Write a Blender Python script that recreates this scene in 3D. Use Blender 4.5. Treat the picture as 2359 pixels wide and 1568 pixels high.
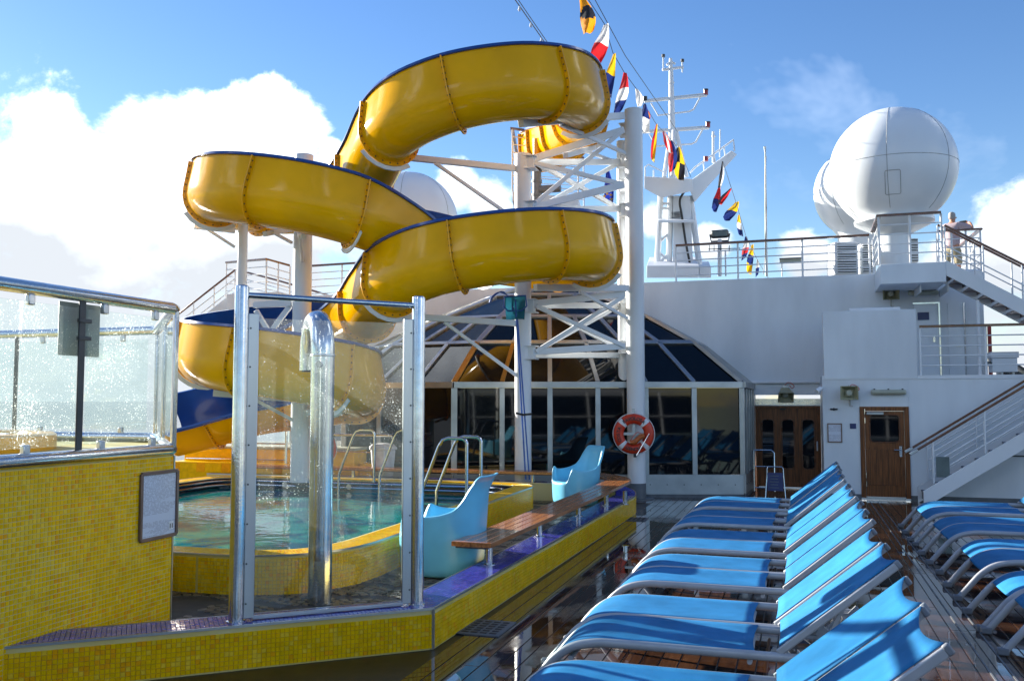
import bpy, bmesh, math, random
from math import *
from mathutils import Vector, Matrix, Quaternion, noise
random.seed(7)
S = bpy.context.scene
for o in list(bpy.data.objects): bpy.data.objects.remove(o)
C = S.collection
V = Vector

# ------------------------------------------------------------------ camera, world, sun, exposure
# world axes are the ship's: x = starboard, y = forward, z = up (metres); deck = 0
F, CU, CV, TH, PS, H = 2100.0, 1179.5, 784.0, atan(136/2100), radians(17.4), 1.9
cam = bpy.data.cameras.new('camera'); co = bpy.data.objects.new('camera', cam); C.objects.link(co)
co.location = (0, 0, H); co.rotation_euler = (pi/2 + TH, 0, PS)
cam.sensor_width = 36; cam.lens = 36*F/2359; cam.clip_start = .05; cam.clip_end = 60000
S.camera = co
SUN_AZ, SUN_EL = radians(-71), radians(17.5)       # azimuth from +y towards +x
sd = V((sin(SUN_AZ)*cos(SUN_EL), cos(SUN_AZ)*cos(SUN_EL), sin(SUN_EL)))
sl = bpy.data.lights.new('sun', 'SUN'); so = bpy.data.objects.new('sun', sl); C.objects.link(so)
sl.energy = 4.4; sl.angle = radians(.5); sl.color = (1, .94, .83)
so.rotation_euler = (-sd).to_track_quat('-Z', 'Y').to_euler()
so.location = (0, 0, 60)
S.view_settings.view_transform = 'Standard'; S.view_settings.look = 'None'
S.view_settings.gamma = 1; S.view_settings.use_curve_mapping = False
S.view_settings.exposure = 1.78
S.render.engine = 'CYCLES'
S.cycles.max_bounces = 8; S.cycles.transparent_max_bounces = 16

def ray(u, v):
    cx = (u-CU)/F; cy = (CV-v)/F
    f = cos(TH)-sin(TH)*cy; up = sin(TH)+cos(TH)*cy
    return V((cx*cos(PS)-f*sin(PS), cx*sin(PS)+f*cos(PS), up)), f
def az(u, v, z): r, f = ray(u, v); return V((0, 0, H))+r*((z-H)/r.z)
def ad(u, v, d): r, f = ray(u, v); return V((0, 0, H))+r*(d/f)
def ay(u, v, y): r, f = ray(u, v); return V((0, 0, H))+r*(y/r.y)
def ax(u, v, x): r, f = ray(u, v); return V((0, 0, H))+r*(x/r.x)

w = bpy.data.worlds.new('World'); S.world = w; w.use_nodes = True
nt = w.node_tree; N = nt.nodes; L = nt.links
N.clear()
def nd(t, **k):
    n = N.new(t)
    for a, b in k.items(): setattr(n, a, b)
    return n
def mth(op, a, b=None, clamp=False):
    n = nd('ShaderNodeMath', operation=op); n.use_clamp = clamp
    for i, s in enumerate((a, b)):
        if s is None: continue
        if isinstance(s, (int, float)): n.inputs[i].default_value = s
        else: L.new(s, n.inputs[i])
    return n.outputs[0]
out = nd('ShaderNodeOutputWorld')
sky = nd('ShaderNodeTexSky', sky_type='NISHITA'); sky.sun_disc = False
sky.sun_elevation = SUN_EL; sky.sun_rotation = SUN_AZ % (2*pi)
sky.air_density = 1.0; sky.dust_density = .08; sky.ozone_density = 2.0; sky.altitude = 10
bg = nd('ShaderNodeBackground'); bg.inputs['Strength'].default_value = .063
hs = nd('ShaderNodeHueSaturation'); hs.inputs['Saturation'].default_value = 1.24; hs.inputs['Hue'].default_value = .512; L.new(sky.outputs[0], hs.inputs['Color']); L.new(hs.outputs[0], bg.inputs['Color'])
tc = nd('ShaderNodeTexCoord'); D = tc.outputs['Generated']
sep = nd('ShaderNodeSeparateXYZ'); L.new(D, sep.inputs[0])
def wnoise(scale, det, rough=.55, off=(0, 0, 0), dist=0):
    mp = nd('ShaderNodeMapping'); mp.inputs['Location'].default_value = off; mp.inputs['Scale'].default_value = (1, 1, 1.25)
    L.new(D, mp.inputs[0])
    n = nd('ShaderNodeTexNoise'); n.inputs['Scale'].default_value = scale; n.inputs['Detail'].default_value = det
    n.inputs['Roughness'].default_value = rough; n.inputs['Distortion'].default_value = dist
    L.new(mp.outputs[0], n.inputs['Vector']); return n.outputs[0]
lob = None
for (u, v, r) in [(40, 430, 160), (110, 330, 95), (210, 430, 120), (350, 335, 120), (470, 335, 115), (580, 310, 105), (665, 310, 85), (618, 225, 55), (710, 420, 85), (100, 640, 310), (400, 570, 250), (620, 570, 180), (-300, 650, 380), (-800, 650, 400),
                  (330, 850, 420), (100, 860, 300), (-450, 860, 350), (1950, 930, 290), (2450, 930, 320), (500, 860, 260), (850, 880, 200), (760, 345, 30), (1045, 440, 60), (1130, 480, 66), (950, 570, 160), (1500, 505, 45), (1850, 590, 62), (2215, 600, 95), (2310, 530, 85), (2390, 490, 80), (2700, 560, 180), (1640, 560, 40), (2360, 600, 110), (1400, 600, 60)]:
    c = ray(u, v)[0].normalized()
    vd = nd('ShaderNodeVectorMath', operation='DISTANCE'); L.new(D, vd.inputs[0]); vd.inputs[1].default_value = c
    rr = r/2150
    val = mth('SUBTRACT', 1.0, mth('DIVIDE', vd.outputs['Value'], rr))
    lob = val if lob is None else mth('MAXIMUM', lob, val)
# clouds elsewhere: banks low over the sea, thinning upwards (unseen cover behind the camera, raised to fill the shade)
gen = mth('SUBTRACT', mth('ADD', mth('MULTIPLY', mth('SUBTRACT', wnoise(2.2, 3, .5, (3, 1, 0)), .5), 4.0), .42), mth('MULTIPLY', mth('ABSOLUTE', sep.outputs[2]), 1.5))
# only where the frame does not look (its axis)
fc = ray(1180, 560)[0].normalized()
vd = nd('ShaderNodeVectorMath', operation='DISTANCE'); L.new(D, vd.inputs[0]); vd.inputs[1].default_value = fc
gen = mth('ADD', gen, mth('MINIMUM', mth('MULTIPLY', mth('SUBTRACT', vd.outputs['Value'], .95), 4.0), 0.0))
lob = mth('MAXIMUM', mth('MAXIMUM', lob, gen), -1.2)
fb = wnoise(9.0, 10, .62, (.3, .2, .1), .15)
den = mth('ADD', mth('MULTIPLY', lob, .95), mth('MULTIPLY', mth('SUBTRACT', fb, .5), 2.9))
mr = nd('ShaderNodeMapRange', interpolation_type='SMOOTHSTEP'); mr.inputs[1].default_value = -.10; mr.inputs[2].default_value = .50
L.new(den, mr.inputs[0])
# thin cirrus
ci = mth('MULTIPLY', mth('SUBTRACT', wnoise(3.0, 6, .62, (1.2, .7, 5), .35), .56), .8, True)
mask = mth('MAXIMUM', mr.outputs[0], ci, True)
shd = nd('ShaderNodeMapRange'); shd.inputs[1].default_value = .15; shd.inputs[2].default_value = .40; shd.inputs[3].default_value = 0; shd.inputs[4].default_value = 1
L.new(mth('ADD', sep.outputs[2], mth('MULTIPLY', mth('SUBTRACT', wnoise(4.5, 6, .55, (4, 2, 1)), .5), .30)), shd.inputs[0])
cm = nd('ShaderNodeMix', data_type='RGBA'); L.new(shd.outputs[0], cm.inputs[0])
cm.inputs[6].default_value = (.245, .26, .28, 1); cm.inputs[7].default_value = (1.25, 1.33, 1.42, 1)
bgc = nd('ShaderNodeBackground'); L.new(cm.outputs[2], bgc.inputs['Color']); bgc.inputs['Strength'].default_value = 1.0
ms = nd('ShaderNodeMixShader'); L.new(mask, ms.inputs[0]); L.new(bg.outputs[0], ms.inputs[1]); L.new(bgc.outputs[0], ms.inputs[2])
L.new(ms.outputs[0], out.inputs[0])

# ------------------------------------------------------------------ materials
MT = {}
def mat(name, col, rough=.5, metal=0, var=.12, ns=6, bump=0, bs=None, coat=0, spec=.5, col2=None, stretch=(1, 1, 1), rvar=.08, trans=0, det=5, sheen=0, orand=0):
    m = bpy.data.materials.new(name); m.use_nodes = True; t = m.node_tree; n = t.nodes; l = t.links
    b = n['Principled BSDF']
    b.inputs['Roughness'].default_value = rough; b.inputs['Metallic'].default_value = metal
    b.inputs['Specular IOR Level'].default_value = spec; b.inputs['Coat Weight'].default_value = coat
    b.inputs['Sheen Weight'].default_value = sheen
    tcn = n.new('ShaderNodeTexCoord'); mp = n.new('ShaderNodeMapping'); mp.inputs['Scale'].default_value = stretch
    l.new(tcn.outputs['Object'], mp.inputs[0])
    oi = n.new('ShaderNodeObjectInfo'); va = n.new('ShaderNodeVectorMath'); va.operation = 'ADD'
    l.new(mp.outputs[0], va.inputs[0]); l.new(oi.outputs['Random'], va.inputs[1])
    nz = n.new('ShaderNodeTexNoise'); nz.inputs['Scale'].default_value = ns; nz.inputs['Detail'].default_value = det
    l.new(va.outputs[0], nz.inputs['Vector'])
    if col2 is None: col2 = tuple(max(0, c*(1-2.2*var)) for c in col)
    r = n.new('ShaderNodeMapRange'); r.inputs[1].default_value = .36; r.inputs[2].default_value = .66
    l.new(nz.outputs[0], r.inputs[0])
    mx = n.new('ShaderNodeMix'); mx.data_type = 'RGBA'; mx.inputs[6].default_value = (*col, 1); mx.inputs[7].default_value = (*col2, 1)
    l.new(r.outputs[0], mx.inputs[0]); l.new(mx.outputs[2], b.inputs['Base Color'])
    if orand:
        hsv = n.new('ShaderNodeHueSaturation'); vr = n.new('ShaderNodeMapRange'); vr.inputs[3].default_value = 1-orand; vr.inputs[4].default_value = 1+orand
        l.new(oi.outputs['Random'], vr.inputs[0]); l.new(vr.outputs[0], hsv.inputs['Value']); l.new(mx.outputs[2], hsv.inputs['Color']); l.new(hsv.outputs[0], b.inputs['Base Color'])
    rr = n.new('ShaderNodeMapRange'); rr.inputs[3].default_value = max(.01, rough-rvar); rr.inputs[4].default_value = min(1, rough+rvar)
    l.new(nz.outputs[0], rr.inputs[0]); l.new(rr.outputs[0], b.inputs['Roughness'])
    if bump:
        n2 = n.new('ShaderNodeTexNoise'); n2.inputs['Scale'].default_value = bs or ns*6; n2.inputs['Detail'].default_value = 4
        l.new(va.outputs[0], n2.inputs['Vector'])
        bp = n.new('ShaderNodeBump'); bp.inputs['Strength'].default_value = bump; bp.inputs['Distance'].default_value = .02
        l.new(n2.outputs[0], bp.inputs['Height']); l.new(bp.outputs[0], b.inputs['Normal'])
    if trans:
        tr = n.new('ShaderNodeBsdfTranslucent'); l.new(mx.outputs[2], tr.inputs[0])
        mix = n.new('ShaderNodeMixShader'); mix.inputs[0].default_value = trans
        l.new(b.outputs[0], mix.inputs[1]); l.new(tr.outputs[0], mix.inputs[2])
        l.new(mix.outputs[0], n['Material Output'].inputs[0])
    MT[name] = m; return m
mat('white_paint', (.71, .735, .755), .42, var=.035, ns=1.3, bump=.04, bs=9, rvar=.1)
mat('wall_paint', (.72, .765, .80), .5, var=.065, ns=1.6, bump=.16, bs=1.6, rvar=.1, stretch=(1, 1, .3))
mat('radome_white', (.71, .745, .765), .32, var=.02, ns=1.5)
mat('seam_grey', (.30, .31, .31), .6)
mat('slide_yellow', (.94, .46, .001), .11, rvar=.05, var=.08, ns=1.1, coat=0, bump=.012, bs=3, trans=.10, spec=.22)
mat('flange_yellow', (.93, .43, .002), .3, var=.12, ns=3, trans=.08)
mat('slide_blue', (.010, .058, .27), .22, var=.1, ns=2, coat=.3)
mat('bolt_dark', (.16, .10, .05), .5, .4)
for k, c in (('a', (.90, .54, .001)), ('b', (.88, .50, .001)), ('c', (.90, .41, .004)), ('d', (.90, .58, .03)), ('e', (.86, .49, .003))):
    mat('tile_yellow_'+k, c, .24, var=.08, ns=9, bump=.03, bs=14, spec=.12)
mat('grout_ochre', (.62, .46, .10), .8, ns=1.6, col2=(.66, .56, .26))
for k, c in (('a', (.055, .06, .36)), ('b', (.07, .065, .42)), ('c', (.045, .05, .28)), ('d', (.10, .09, .45))):
    mat('tile_purple_'+k, c, .16, var=.15, ns=9, coat=.3)
mat('grout_blue', (.10, .11, .20), .6, var=.2, ns=25)
mat('tile_navy', (.008, .014, .05), .18, var=.3, ns=5, coat=.3)
mat('steel', (.62, .63, .64), .16, 1, var=.06, ns=14, bump=.05, bs=60, rvar=.1)
mat('steel_brushed', (.55, .56, .57), .32, 1, var=.08, ns=3, stretch=(1, 1, .15), rvar=.08)
mat('aluminium', (.42, .44, .45), .38, .85, var=.08, ns=3)
mat('bronze_anod', (.34, .18, .04), .34, .6, var=.12, ns=4)
mat('dark_metal', (.05, .055, .06), .4, .3)
mat('grey_plate', (.13, .17, .17), .45, .2, var=.12, ns=6)
mat('black', (.012, .012, .013), .45)
mat('chair_blue', (.15, .52, .74), .36, var=.05, ns=4, bump=.03, bs=90)
mat('sling_blue', (.030, .21, .46), .6, var=.10, ns=5, bump=.10, bs=420, spec=.1, trans=.06, orand=.12)
mat('rail_grey', (.40, .42, .45), .36, .1, var=.06, ns=6, bump=.05, bs=160)
mat('shoe_grey', (.20, .22, .25), .5)
mat('wood_rail', (.16, .055, .022), .28, var=.2, ns=7, stretch=(1, 1, 1), coat=.3)
mat('wood_door', (.23, .08, .022), .38, var=.25, ns=5, stretch=(9, 9, .6), spec=.3, rvar=.06)
mat('wood_bench', (.50, .19, .06), .2, var=.22, ns=4, stretch=(9, .5, 9), coat=.25, rvar=.08)
mat('caulk', (.012, .010, .009), .35)
mat('lamp_beige', (.42, .43, .34), .45, var=.08)
mat('horn_beige', (.36, .35, .22), .5, var=.12)
mat('red_buoy', (.62, .04, .009), .42, var=.1, ns=8)
mat('red_lamp', (.30, .02, .02), .3)
mat('red_cord', (.6, .06, .03), .6)
mat('orange_fl', (.50, .12, .02), .45, var=.2, ns=20)
mat('white_tape', (.78, .79, .79), .5)
mat('paper', (.72, .74, .78), .3)
mat('frame_bronze', (.20, .13, .10), .35, .3)
mat('net_blue', (.02, .16, .24), .6, trans=.3)
mat('pole_blue', (.03, .10, .38), .3, .2)
mat('sign_navy', (.02, .035, .14), .4)
mat('grey_pvc', (.16, .17, .18), .5)
mat('stone_a', (.20, .16, .12), .35, var=.25, ns=9)
mat('stone_b', (.16, .125, .09), .35, var=.25, ns=9)
mat('stone_c', (.24, .20, .15), .35, var=.25, ns=9)
mat('floor_grout', (.07, .06, .05), .6)
mat('skin', (.50, .24, .15), .55, var=.06)
mat('hair_grey', (.42, .41, .40), .7, var=.2, ns=40)
mat('shirt_pink', (.50, .40, .44), .8, var=.12, ns=40, stretch=(3, 3, .3))
mat('shorts_khaki', (.36, .31, .20), .85, var=.12, ns=14)
mat('bin_white', (.62, .60, .62), .5)
for k, c in (('red', (.62, .02, .025)), ('white', (.8, .79, .76)), ('navy', (.015, .03, .16)), ('yellow', (.80, .50, .01)), ('orange', (.80, .32, .01)), ('black', (.02, .02, .03)), ('eu', (.01, .03, .30))):
    mat('flag_'+k, c, .75, var=.08, ns=5, trans=.35)
mat('deck_grey', (.12, .135, .15), .5, var=.1)
mat('sea_water', (.012, .05, .065), .12, var=.2, ns=.02, bump=.5, bs=.25)
mat('foam', (.8, .82, .82), .6, var=.04, ns=9, bump=.3, bs=20)

def plank_mat():
    m = bpy.data.materials.new('teak_wet'); m.use_nodes = True; t = m.node_tree; n = t.nodes; l = t.links; b = n['Principled BSDF']
    geo = n.new('ShaderNodeNewGeometry'); oi = n.new('ShaderNodeObjectInfo')
    mp = n.new('ShaderNodeMapping'); mp.inputs['Scale'].default_value = (14, .9, 14); l.new(geo.outputs['Position'], mp.inputs[0])
    nz = n.new('ShaderNodeTexNoise'); nz.inputs['Scale'].default_value = 3; nz.inputs['Detail'].default_value = 6; l.new(mp.outputs[0], nz.inputs['Vector'])
    cr = n.new('ShaderNodeValToRGB'); cr.color_ramp.elements[0].position = .3; cr.color_ramp.elements[0].color = (.03, .013, .007, 1)
    cr.color_ramp.elements[1].position = .75; cr.color_ramp.elements[1].color = (.10, .043, .020, 1); l.new(nz.outputs[0], cr.inputs[0])
    hs = n.new('ShaderNodeHueSaturation'); l.new(cr.outputs[0], hs.inputs['Color'])
    mr = n.new('ShaderNodeMapRange'); mr.inputs[3].default_value = .65; mr.inputs[4].default_value = 1.35; l.new(oi.outputs['Random'], mr.inputs[0]); l.new(mr.outputs[0], hs.inputs['Value'])
    l.new(hs.outputs[0], b.inputs['Base Color'])
    # standing water: smooth film in patches, damp wood between
    n2 = n.new('ShaderNodeTexNoise'); n2.inputs['Scale'].default_value = 1.1; n2.inputs['Detail'].default_value = 5; n2.inputs['Roughness'].default_value = .6
    mp2 = n.new('ShaderNodeMapping'); mp2.inputs['Scale'].default_value = (1.3, .7, 1); l.new(geo.outputs['Position'], mp2.inputs[0]); l.new(mp2.outputs[0], n2.inputs['Vector'])
    r2 = n.new('ShaderNodeMapRange'); r2.inputs[1].default_value = .50; r2.inputs[2].default_value = .66; r2.inputs[3].default_value = .012; r2.inputs[4].default_value = .24
    l.new(n2.outputs[0], r2.inputs[0]); l.new(r2.outputs[0], b.inputs['Roughness'])
    b.inputs['Specular IOR Level'].default_value = .5; b.inputs['Coat Weight'].default_value = .6; l.new(r2.outputs[0], b.inputs['Coat Roughness'])
    bp = n.new('ShaderNodeBump'); bp.inputs['Distance'].default_value = .004; l.new(r2.outputs[0], bp.inputs['Strength']); l.new(nz.outputs[0], bp.inputs['Height']); l.new(bp.outputs[0], b.inputs['Normal'])
    n3 = n.new('ShaderNodeTexNoise'); n3.inputs['Scale'].default_value = 5; n3.inputs['Detail'].default_value = 2; l.new(geo.outputs['Position'], n3.inputs['Vector'])
    b2 = n.new('ShaderNodeBump'); b2.inputs['Distance'].default_value = .0010; b2.inputs['Strength'].default_value = .5; l.new(n3.outputs[0], b2.inputs['Height']); l.new(b2.outputs[0], b.inputs['Coat Normal'])
    MT['teak_wet'] = m
plank_mat()
def glass_mat(name, tint, haze, drops, scale=150, thr=.2):
    m = bpy.data.materials.new(name); m.use_nodes = True; t = m.node_tree; n = t.nodes; l = t.links
    n.remove(n['Principled BSDF'])
    tcn = n.new('ShaderNodeTexCoord')
    tr = n.new('ShaderNodeBsdfTransparent'); tr.inputs[0].default_value = (*tint, 1)
    gl = n.new('ShaderNodeBsdfGlossy'); gl.inputs['Roughness'].default_value = .02
    lw = n.new('ShaderNodeFresnel'); gb = n.new('ShaderNodeNewGeometry'); im = n.new('ShaderNodeMapRange'); im.inputs[3].default_value = 1.45; im.inputs[4].default_value = 1/1.45
    l.new(gb.outputs['Backfacing'], im.inputs[0]); l.new(im.outputs[0], lw.inputs['IOR'])
    m1 = n.new('ShaderNodeMixShader'); l.new(lw.outputs[0], m1.inputs[0]); l.new(tr.outputs[0], m1.inputs[1]); l.new(gl.outputs[0], m1.inputs[2])
    df = n.new('ShaderNodeBsdfTranslucent'); df.inputs[0].default_value = (.85, .9, .88, 1)
    d2 = n.new('ShaderNodeBsdfDiffuse'); d2.inputs[0].default_value = (.7, .75, .73, 1)
    ds = n.new('ShaderNodeMixShader'); ds.inputs[0].default_value = .3; l.new(df.outputs[0], ds.inputs[1]); l.new(d2.outputs[0], ds.inputs[2])
    nz = n.new('ShaderNodeTexNoise'); nz.inputs['Scale'].default_value = 2.2; nz.inputs['Detail'].default_value = 3; l.new(tcn.outputs['Object'], nz.inputs['Vector'])
    def layer(scl, th):      # drop radius varies from cell to cell, many cells are dry
        vo = n.new('ShaderNodeTexVoronoi'); vo.inputs['Scale'].default_value = scl; l.new(tcn.outputs['Object'], vo.inputs['Vector'])
        sp = n.new('ShaderNodeSeparateColor'); l.new(vo.outputs['Color'], sp.inputs[0])
        a = n.new('ShaderNodeMath'); a.operation = 'MULTIPLY'; l.new(sp.outputs[0], a.inputs[0]); l.new(nz.outputs[0], a.inputs[1])
        a2 = n.new('ShaderNodeMath'); a2.operation = 'SUBTRACT'; l.new(a.outputs[0], a2.inputs[0]); a2.inputs[1].default_value = th
        lt = n.new('ShaderNodeMath'); lt.operation = 'LESS_THAN'; l.new(vo.outputs['Distance'], lt.inputs[0]); l.new(a2.outputs[0], lt.inputs[1]); return lt.outputs[0]
    l1, l2 = layer(scale, thr), layer(scale*2.3, thr-.02)
    lm = n.new('ShaderNodeMath'); lm.operation = 'MAXIMUM'; l.new(l1, lm.inputs[0]); l.new(l2, lm.inputs[1])
    f = n.new('ShaderNodeMath'); f.operation = 'MULTIPLY'; l.new(lm.outputs[0], f.inputs[0]); f.inputs[1].default_value = drops
    hz = n.new('ShaderNodeMath'); hz.operation = 'MULTIPLY'; l.new(nz.outputs[0], hz.inputs[0]); hz.inputs[1].default_value = haze*2
    fm = n.new('ShaderNodeMath'); fm.operation = 'MAXIMUM'; l.new(f.outputs[0], fm.inputs[0]); l.new(hz.outputs[0], fm.inputs[1])
    m2 = n.new('ShaderNodeMixShader'); l.new(fm.outputs[0], m2.inputs[0]); l.new(m1.outputs[0], m2.inputs[1]); l.new(ds.outputs[0], m2.inputs[2])
    l.new(m2.outputs[0], n['Material Output'].inputs[0]); MT[name] = m
glass_mat('glass_wet', (.93, .975, .965), .012, .38, 58, .225)
glass_mat('glass_shower', (.95, .975, .97), .014, .3, 46, .325)
mat('glass_edge', (.10, .35, .30), .1, coat=.3)
mat('glass_dark', (.004, .006, .009), .03, var=.1, spec=.42, rvar=.015)
mat('glass_roof', (.016, .024, .036), .06, var=.2, spec=.35, rvar=.03)
def water_mat():
    m = bpy.data.materials.new('pool_water'); m.use_nodes = True; t = m.node_tree; n = t.nodes; l = t.links; b = n['Principled BSDF']
    g = n.new('ShaderNodeNewGeometry'); nz = n.new('ShaderNodeTexNoise'); nz.inputs['Scale'].default_value = 1.1; nz.inputs['Detail'].default_value = 4; nz.inputs['Distortion'].default_value = 1.5
    l.new(g.outputs['Position'], nz.inputs['Vector'])
    cr = n.new('ShaderNodeValToRGB'); cr.color_ramp.elements[0].position = .38; cr.color_ramp.elements[0].color = (.001, .06, .10, 1)
    cr.color_ramp.elements[1].position = .66; cr.color_ramp.elements[1].color = (.015, .27, .22, 1); l.new(nz.outputs[0], cr.inputs[0]); l.new(cr.outputs[0], b.inputs['Base Color'])
    b.inputs['Roughness'].default_value = .03; b.inputs['Specular IOR Level'].default_value = .32
    n2 = n.new('ShaderNodeTexNoise'); n2.inputs['Scale'].default_value = 5; n2.inputs['Detail'].default_value = 3; l.new(g.outputs['Position'], n2.inputs['Vector'])
    bp = n.new('ShaderNodeBump'); bp.inputs['Strength'].default_value = .22; bp.inputs['Distance'].default_value = .02; l.new(n2.outputs[0], bp.inputs['Height']); l.new(bp.outputs[0], b.inputs['Normal'])
    MT['pool_water'] = m
water_mat()
def notice_mat():
    m = bpy.data.materials.new('printed_notice'); m.use_nodes = True; t = m.node_tree; n = t.nodes; l = t.links; b = n['Principled BSDF']
    tcn = n.new('ShaderNodeTexCoord'); sx = n.new('ShaderNodeSeparateXYZ'); l.new(tcn.outputs['Object'], sx.inputs[0])
    def M2(op, a, c):
        k = n.new('ShaderNodeMath'); k.operation = op
        for i, s in enumerate((a, c)):
            if isinstance(s, (int, float)): k.inputs[i].default_value = s
            else: l.new(s, k.inputs[i])
        return k.outputs[0]
    row = M2('FRACT', M2('MULTIPLY', sx.outputs[2], 95), 0); ln = M2('LESS_THAN', row, .45)
    nz = n.new('ShaderNodeTexNoise'); nz.inputs['Scale'].default_value = 60; l.new(tcn.outputs['Object'], nz.inputs['Vector'])
    n2 = n.new('ShaderNodeTexNoise'); n2.inputs['Scale'].default_value = 9; mp = n.new('ShaderNodeMapping'); mp.inputs['Scale'].default_value = (.1, .1, 1); l.new(tcn.outputs['Object'], mp.inputs[0]); l.new(mp.outputs[0], n2.inputs['Vector'])
    f = M2('MULTIPLY', M2('MULTIPLY', ln, M2('GREATER_THAN', nz.outputs[0], .44)), M2('GREATER_THAN', n2.outputs[0], .45))
    mx = n.new('ShaderNodeMix'); mx.data_type = 'RGBA'; mx.inputs[6].default_value = (.62, .66, .74, 1); mx.inputs[7].default_value = (.40, .41, .47, 1); l.new(f, mx.inputs[0])
    l.new(mx.outputs[2], b.inputs['Base Color']); b.inputs['Roughness'].default_value = .12
    MT['printed_notice'] = m
notice_mat()

# ------------------------------------------------------------------ mesh helpers
def wloc(o):
    p = V((0, 0, 0))
    while o is not None: p = p+o.location; o = o.parent
    return p
def tag(o, label=None, cat=None, group=None, kind=None):
    if label: o['label'] = label
    if cat: o['category'] = cat
    if group: o['group'] = group
    if kind: o['kind'] = kind
    return o
def thing(name, label, cat, loc=(0, 0, 0), group=None):
    o = bpy.data.objects.new(name, None); C.objects.link(o); o.location = loc; o.empty_display_size = .1
    return tag(o, label, cat, group)
class MB:
    def __init__(s): s.v = []; s.f = []; s.m = []; s.cur = 0; s.smooth = True
    def add(s, vs, fs):
        b = len(s.v); s.v += [V(p) for p in vs]
        for f in fs: s.f.append([i+b for i in f]); s.m.append(s.cur)
        return s
    def box(s, c, d, R=None):
        c = V(c); hx, hy, hz = d[0]/2, d[1]/2, d[2]/2
        vs = [V((x, y, z)) for x in (-hx, hx) for y in (-hy, hy) for z in (-hz, hz)]
        if R is not None: vs = [R @ p for p in vs]
        return s.add([c+p for p in vs], [(0, 1, 3, 2), (4, 6, 7, 5), (0, 4, 5, 1), (2, 3, 7, 6), (0, 2, 6, 4), (1, 5, 7, 3)])
    def box2(s, a, b):
        a = V(a); b = V(b); return s.box((a+b)/2, [abs(b[i]-a[i]) for i in range(3)])
    def beam(s, p, q, w, h, up=(0, 0, 1)):
        p = V(p); q = V(q); t = (q-p).normalized(); u = V(up)
        if abs(t.dot(u)) > .98: u = V((0, 1, 0))
        sd_ = t.cross(u).normalized(); u = sd_.cross(t)
        vs = [e+sd_*(a*w/2)+u*(b*h/2) for e in (p, q) for a, b in ((-1, -1), (1, -1), (1, 1), (-1, 1))]
        return s.add(vs, [(3, 2, 1, 0), (4, 5, 6, 7), (0, 1, 5, 4), (1, 2, 6, 5), (2, 3, 7, 6), (3, 0, 4, 7)])
    def tube(s, pts, r, n=10, cap=True, closed=False, rs=None, flat=1.0):
        pts = [V(p) for p in pts]; k = len(pts); b = len(s.v); up = None
        for i, p in enumerate(pts):
            if closed: t = pts[(i+1) % k]-pts[i-1]
            else: t = pts[min(i+1, k-1)]-pts[max(i-1, 0)]
            t.normalize()
            if up is None:
                up = V((0, 0, 1)) if abs(t.z) < .9 else V((0, 1, 0))
            sd_ = t.cross(up).normalized(); up = sd_.cross(t).normalized()
            rr = rs[i] if rs else r
            for j in range(n):
                a = 2*pi*j/n; s.v.append(p+sd_*(cos(a)*rr*flat)+up*(sin(a)*rr))
        m = k if closed else k-1
        for i in range(m):
            for j in range(n):
                s.f.append([b+i*n+j, b+i*n+(j+1) % n, b+((i+1) % k)*n+(j+1) % n, b+((i+1) % k)*n+j]); s.m.append(s.cur)
        if cap and not closed:
            s.f.append([b+j for j in range(n)][::-1]); s.m.append(s.cur)
            s.f.append([b+(k-1)*n+j for j in range(n)]); s.m.append(s.cur)
        return s
    def cyl(s, p, q, r, n=20): return s.tube([p, q], r, n)
    def lathe(s, prof, c, n=32, capb=True, capt=True):
        c = V(c); b = len(s.v); k = len(prof)
        for (r, z) in prof:
            for j in range(n):
                a = 2*pi*j/n; s.v.append(c+V((cos(a)*r, sin(a)*r, z)))
        for i in range(k-1):
            for j in range(n):
                s.f.append([b+i*n+j, b+i*n+(j+1) % n, b+(i+1)*n+(j+1) % n, b+(i+1)*n+j]); s.m.append(s.cur)
        if capb: s.f.append([b+j for j in range(n)][::-1]); s.m.append(s.cur)
        if capt: s.f.append([b+(k-1)*n+j for j in range(n)]); s.m.append(s.cur)
        return s
    def prism(s, poly, z0, z1):
        k = len(poly); vs = [V((p[0], p[1], z0)) for p in poly]+[V((p[0], p[1], z1)) for p in poly]
        return s.add(vs, [list(range(k))[::-1], list(range(k, 2*k))]+[(i, (i+1) % k, k+(i+1) % k, k+i) for i in range(k)])
    def slab(s, poly, t):           # planar polygon given thickness vector t
        k = len(poly); t = V(t); vs = [V(p) for p in poly]+[V(p)+t for p in poly]
        return s.add(vs, [list(range(k))[::-1], list(range(k, 2*k))]+[(i, (i+1) % k, k+(i+1) % k, k+i) for i in range(k)])
    def grid(s, rows):
        n = len(rows[0]); b = len(s.v)
        for r in rows: s.v += [V(p) for p in r]
        for i in range(len(rows)-1):
            for j in range(n-1):
                s.f.append([b+i*n+j, b+i*n+j+1, b+(i+1)*n+j+1, b+(i+1)*n+j]); s.m.append(s.cur)
        return s
    def sweep(s, path, prof, closed=False):   # profile (offset to the left, z) along an xy(z) path
        k = len(path); rows = []
        for i in range(k):
            p = V((path[i][0], path[i][1], path[i][2] if len(path[i]) > 2 else 0))
            a = V(path[(i-1) % k][:2]); c = V(path[(i+1) % k][:2]); m = V(path[i][:2])
            if not closed and i == 0: a = m
            if not closed and i == k-1: c = m
            t1 = (m-a).normalized() if (m-a).length > 1e-6 else None; t2 = (c-m).normalized() if (c-m).length > 1e-6 else None
            if t1 is None: t1 = t2
            if t2 is None: t2 = t1
            n1 = V((-t1.y, t1.x)); n2 = V((-t2.y, t2.x)); nn = (n1+n2).normalized(); nn = nn/max(.3, nn.dot(n1))
            rows.append([p+V((nn.x*o, nn.y*o, z)) for o, z in prof])
        if closed: rows.append(rows[0])
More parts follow.
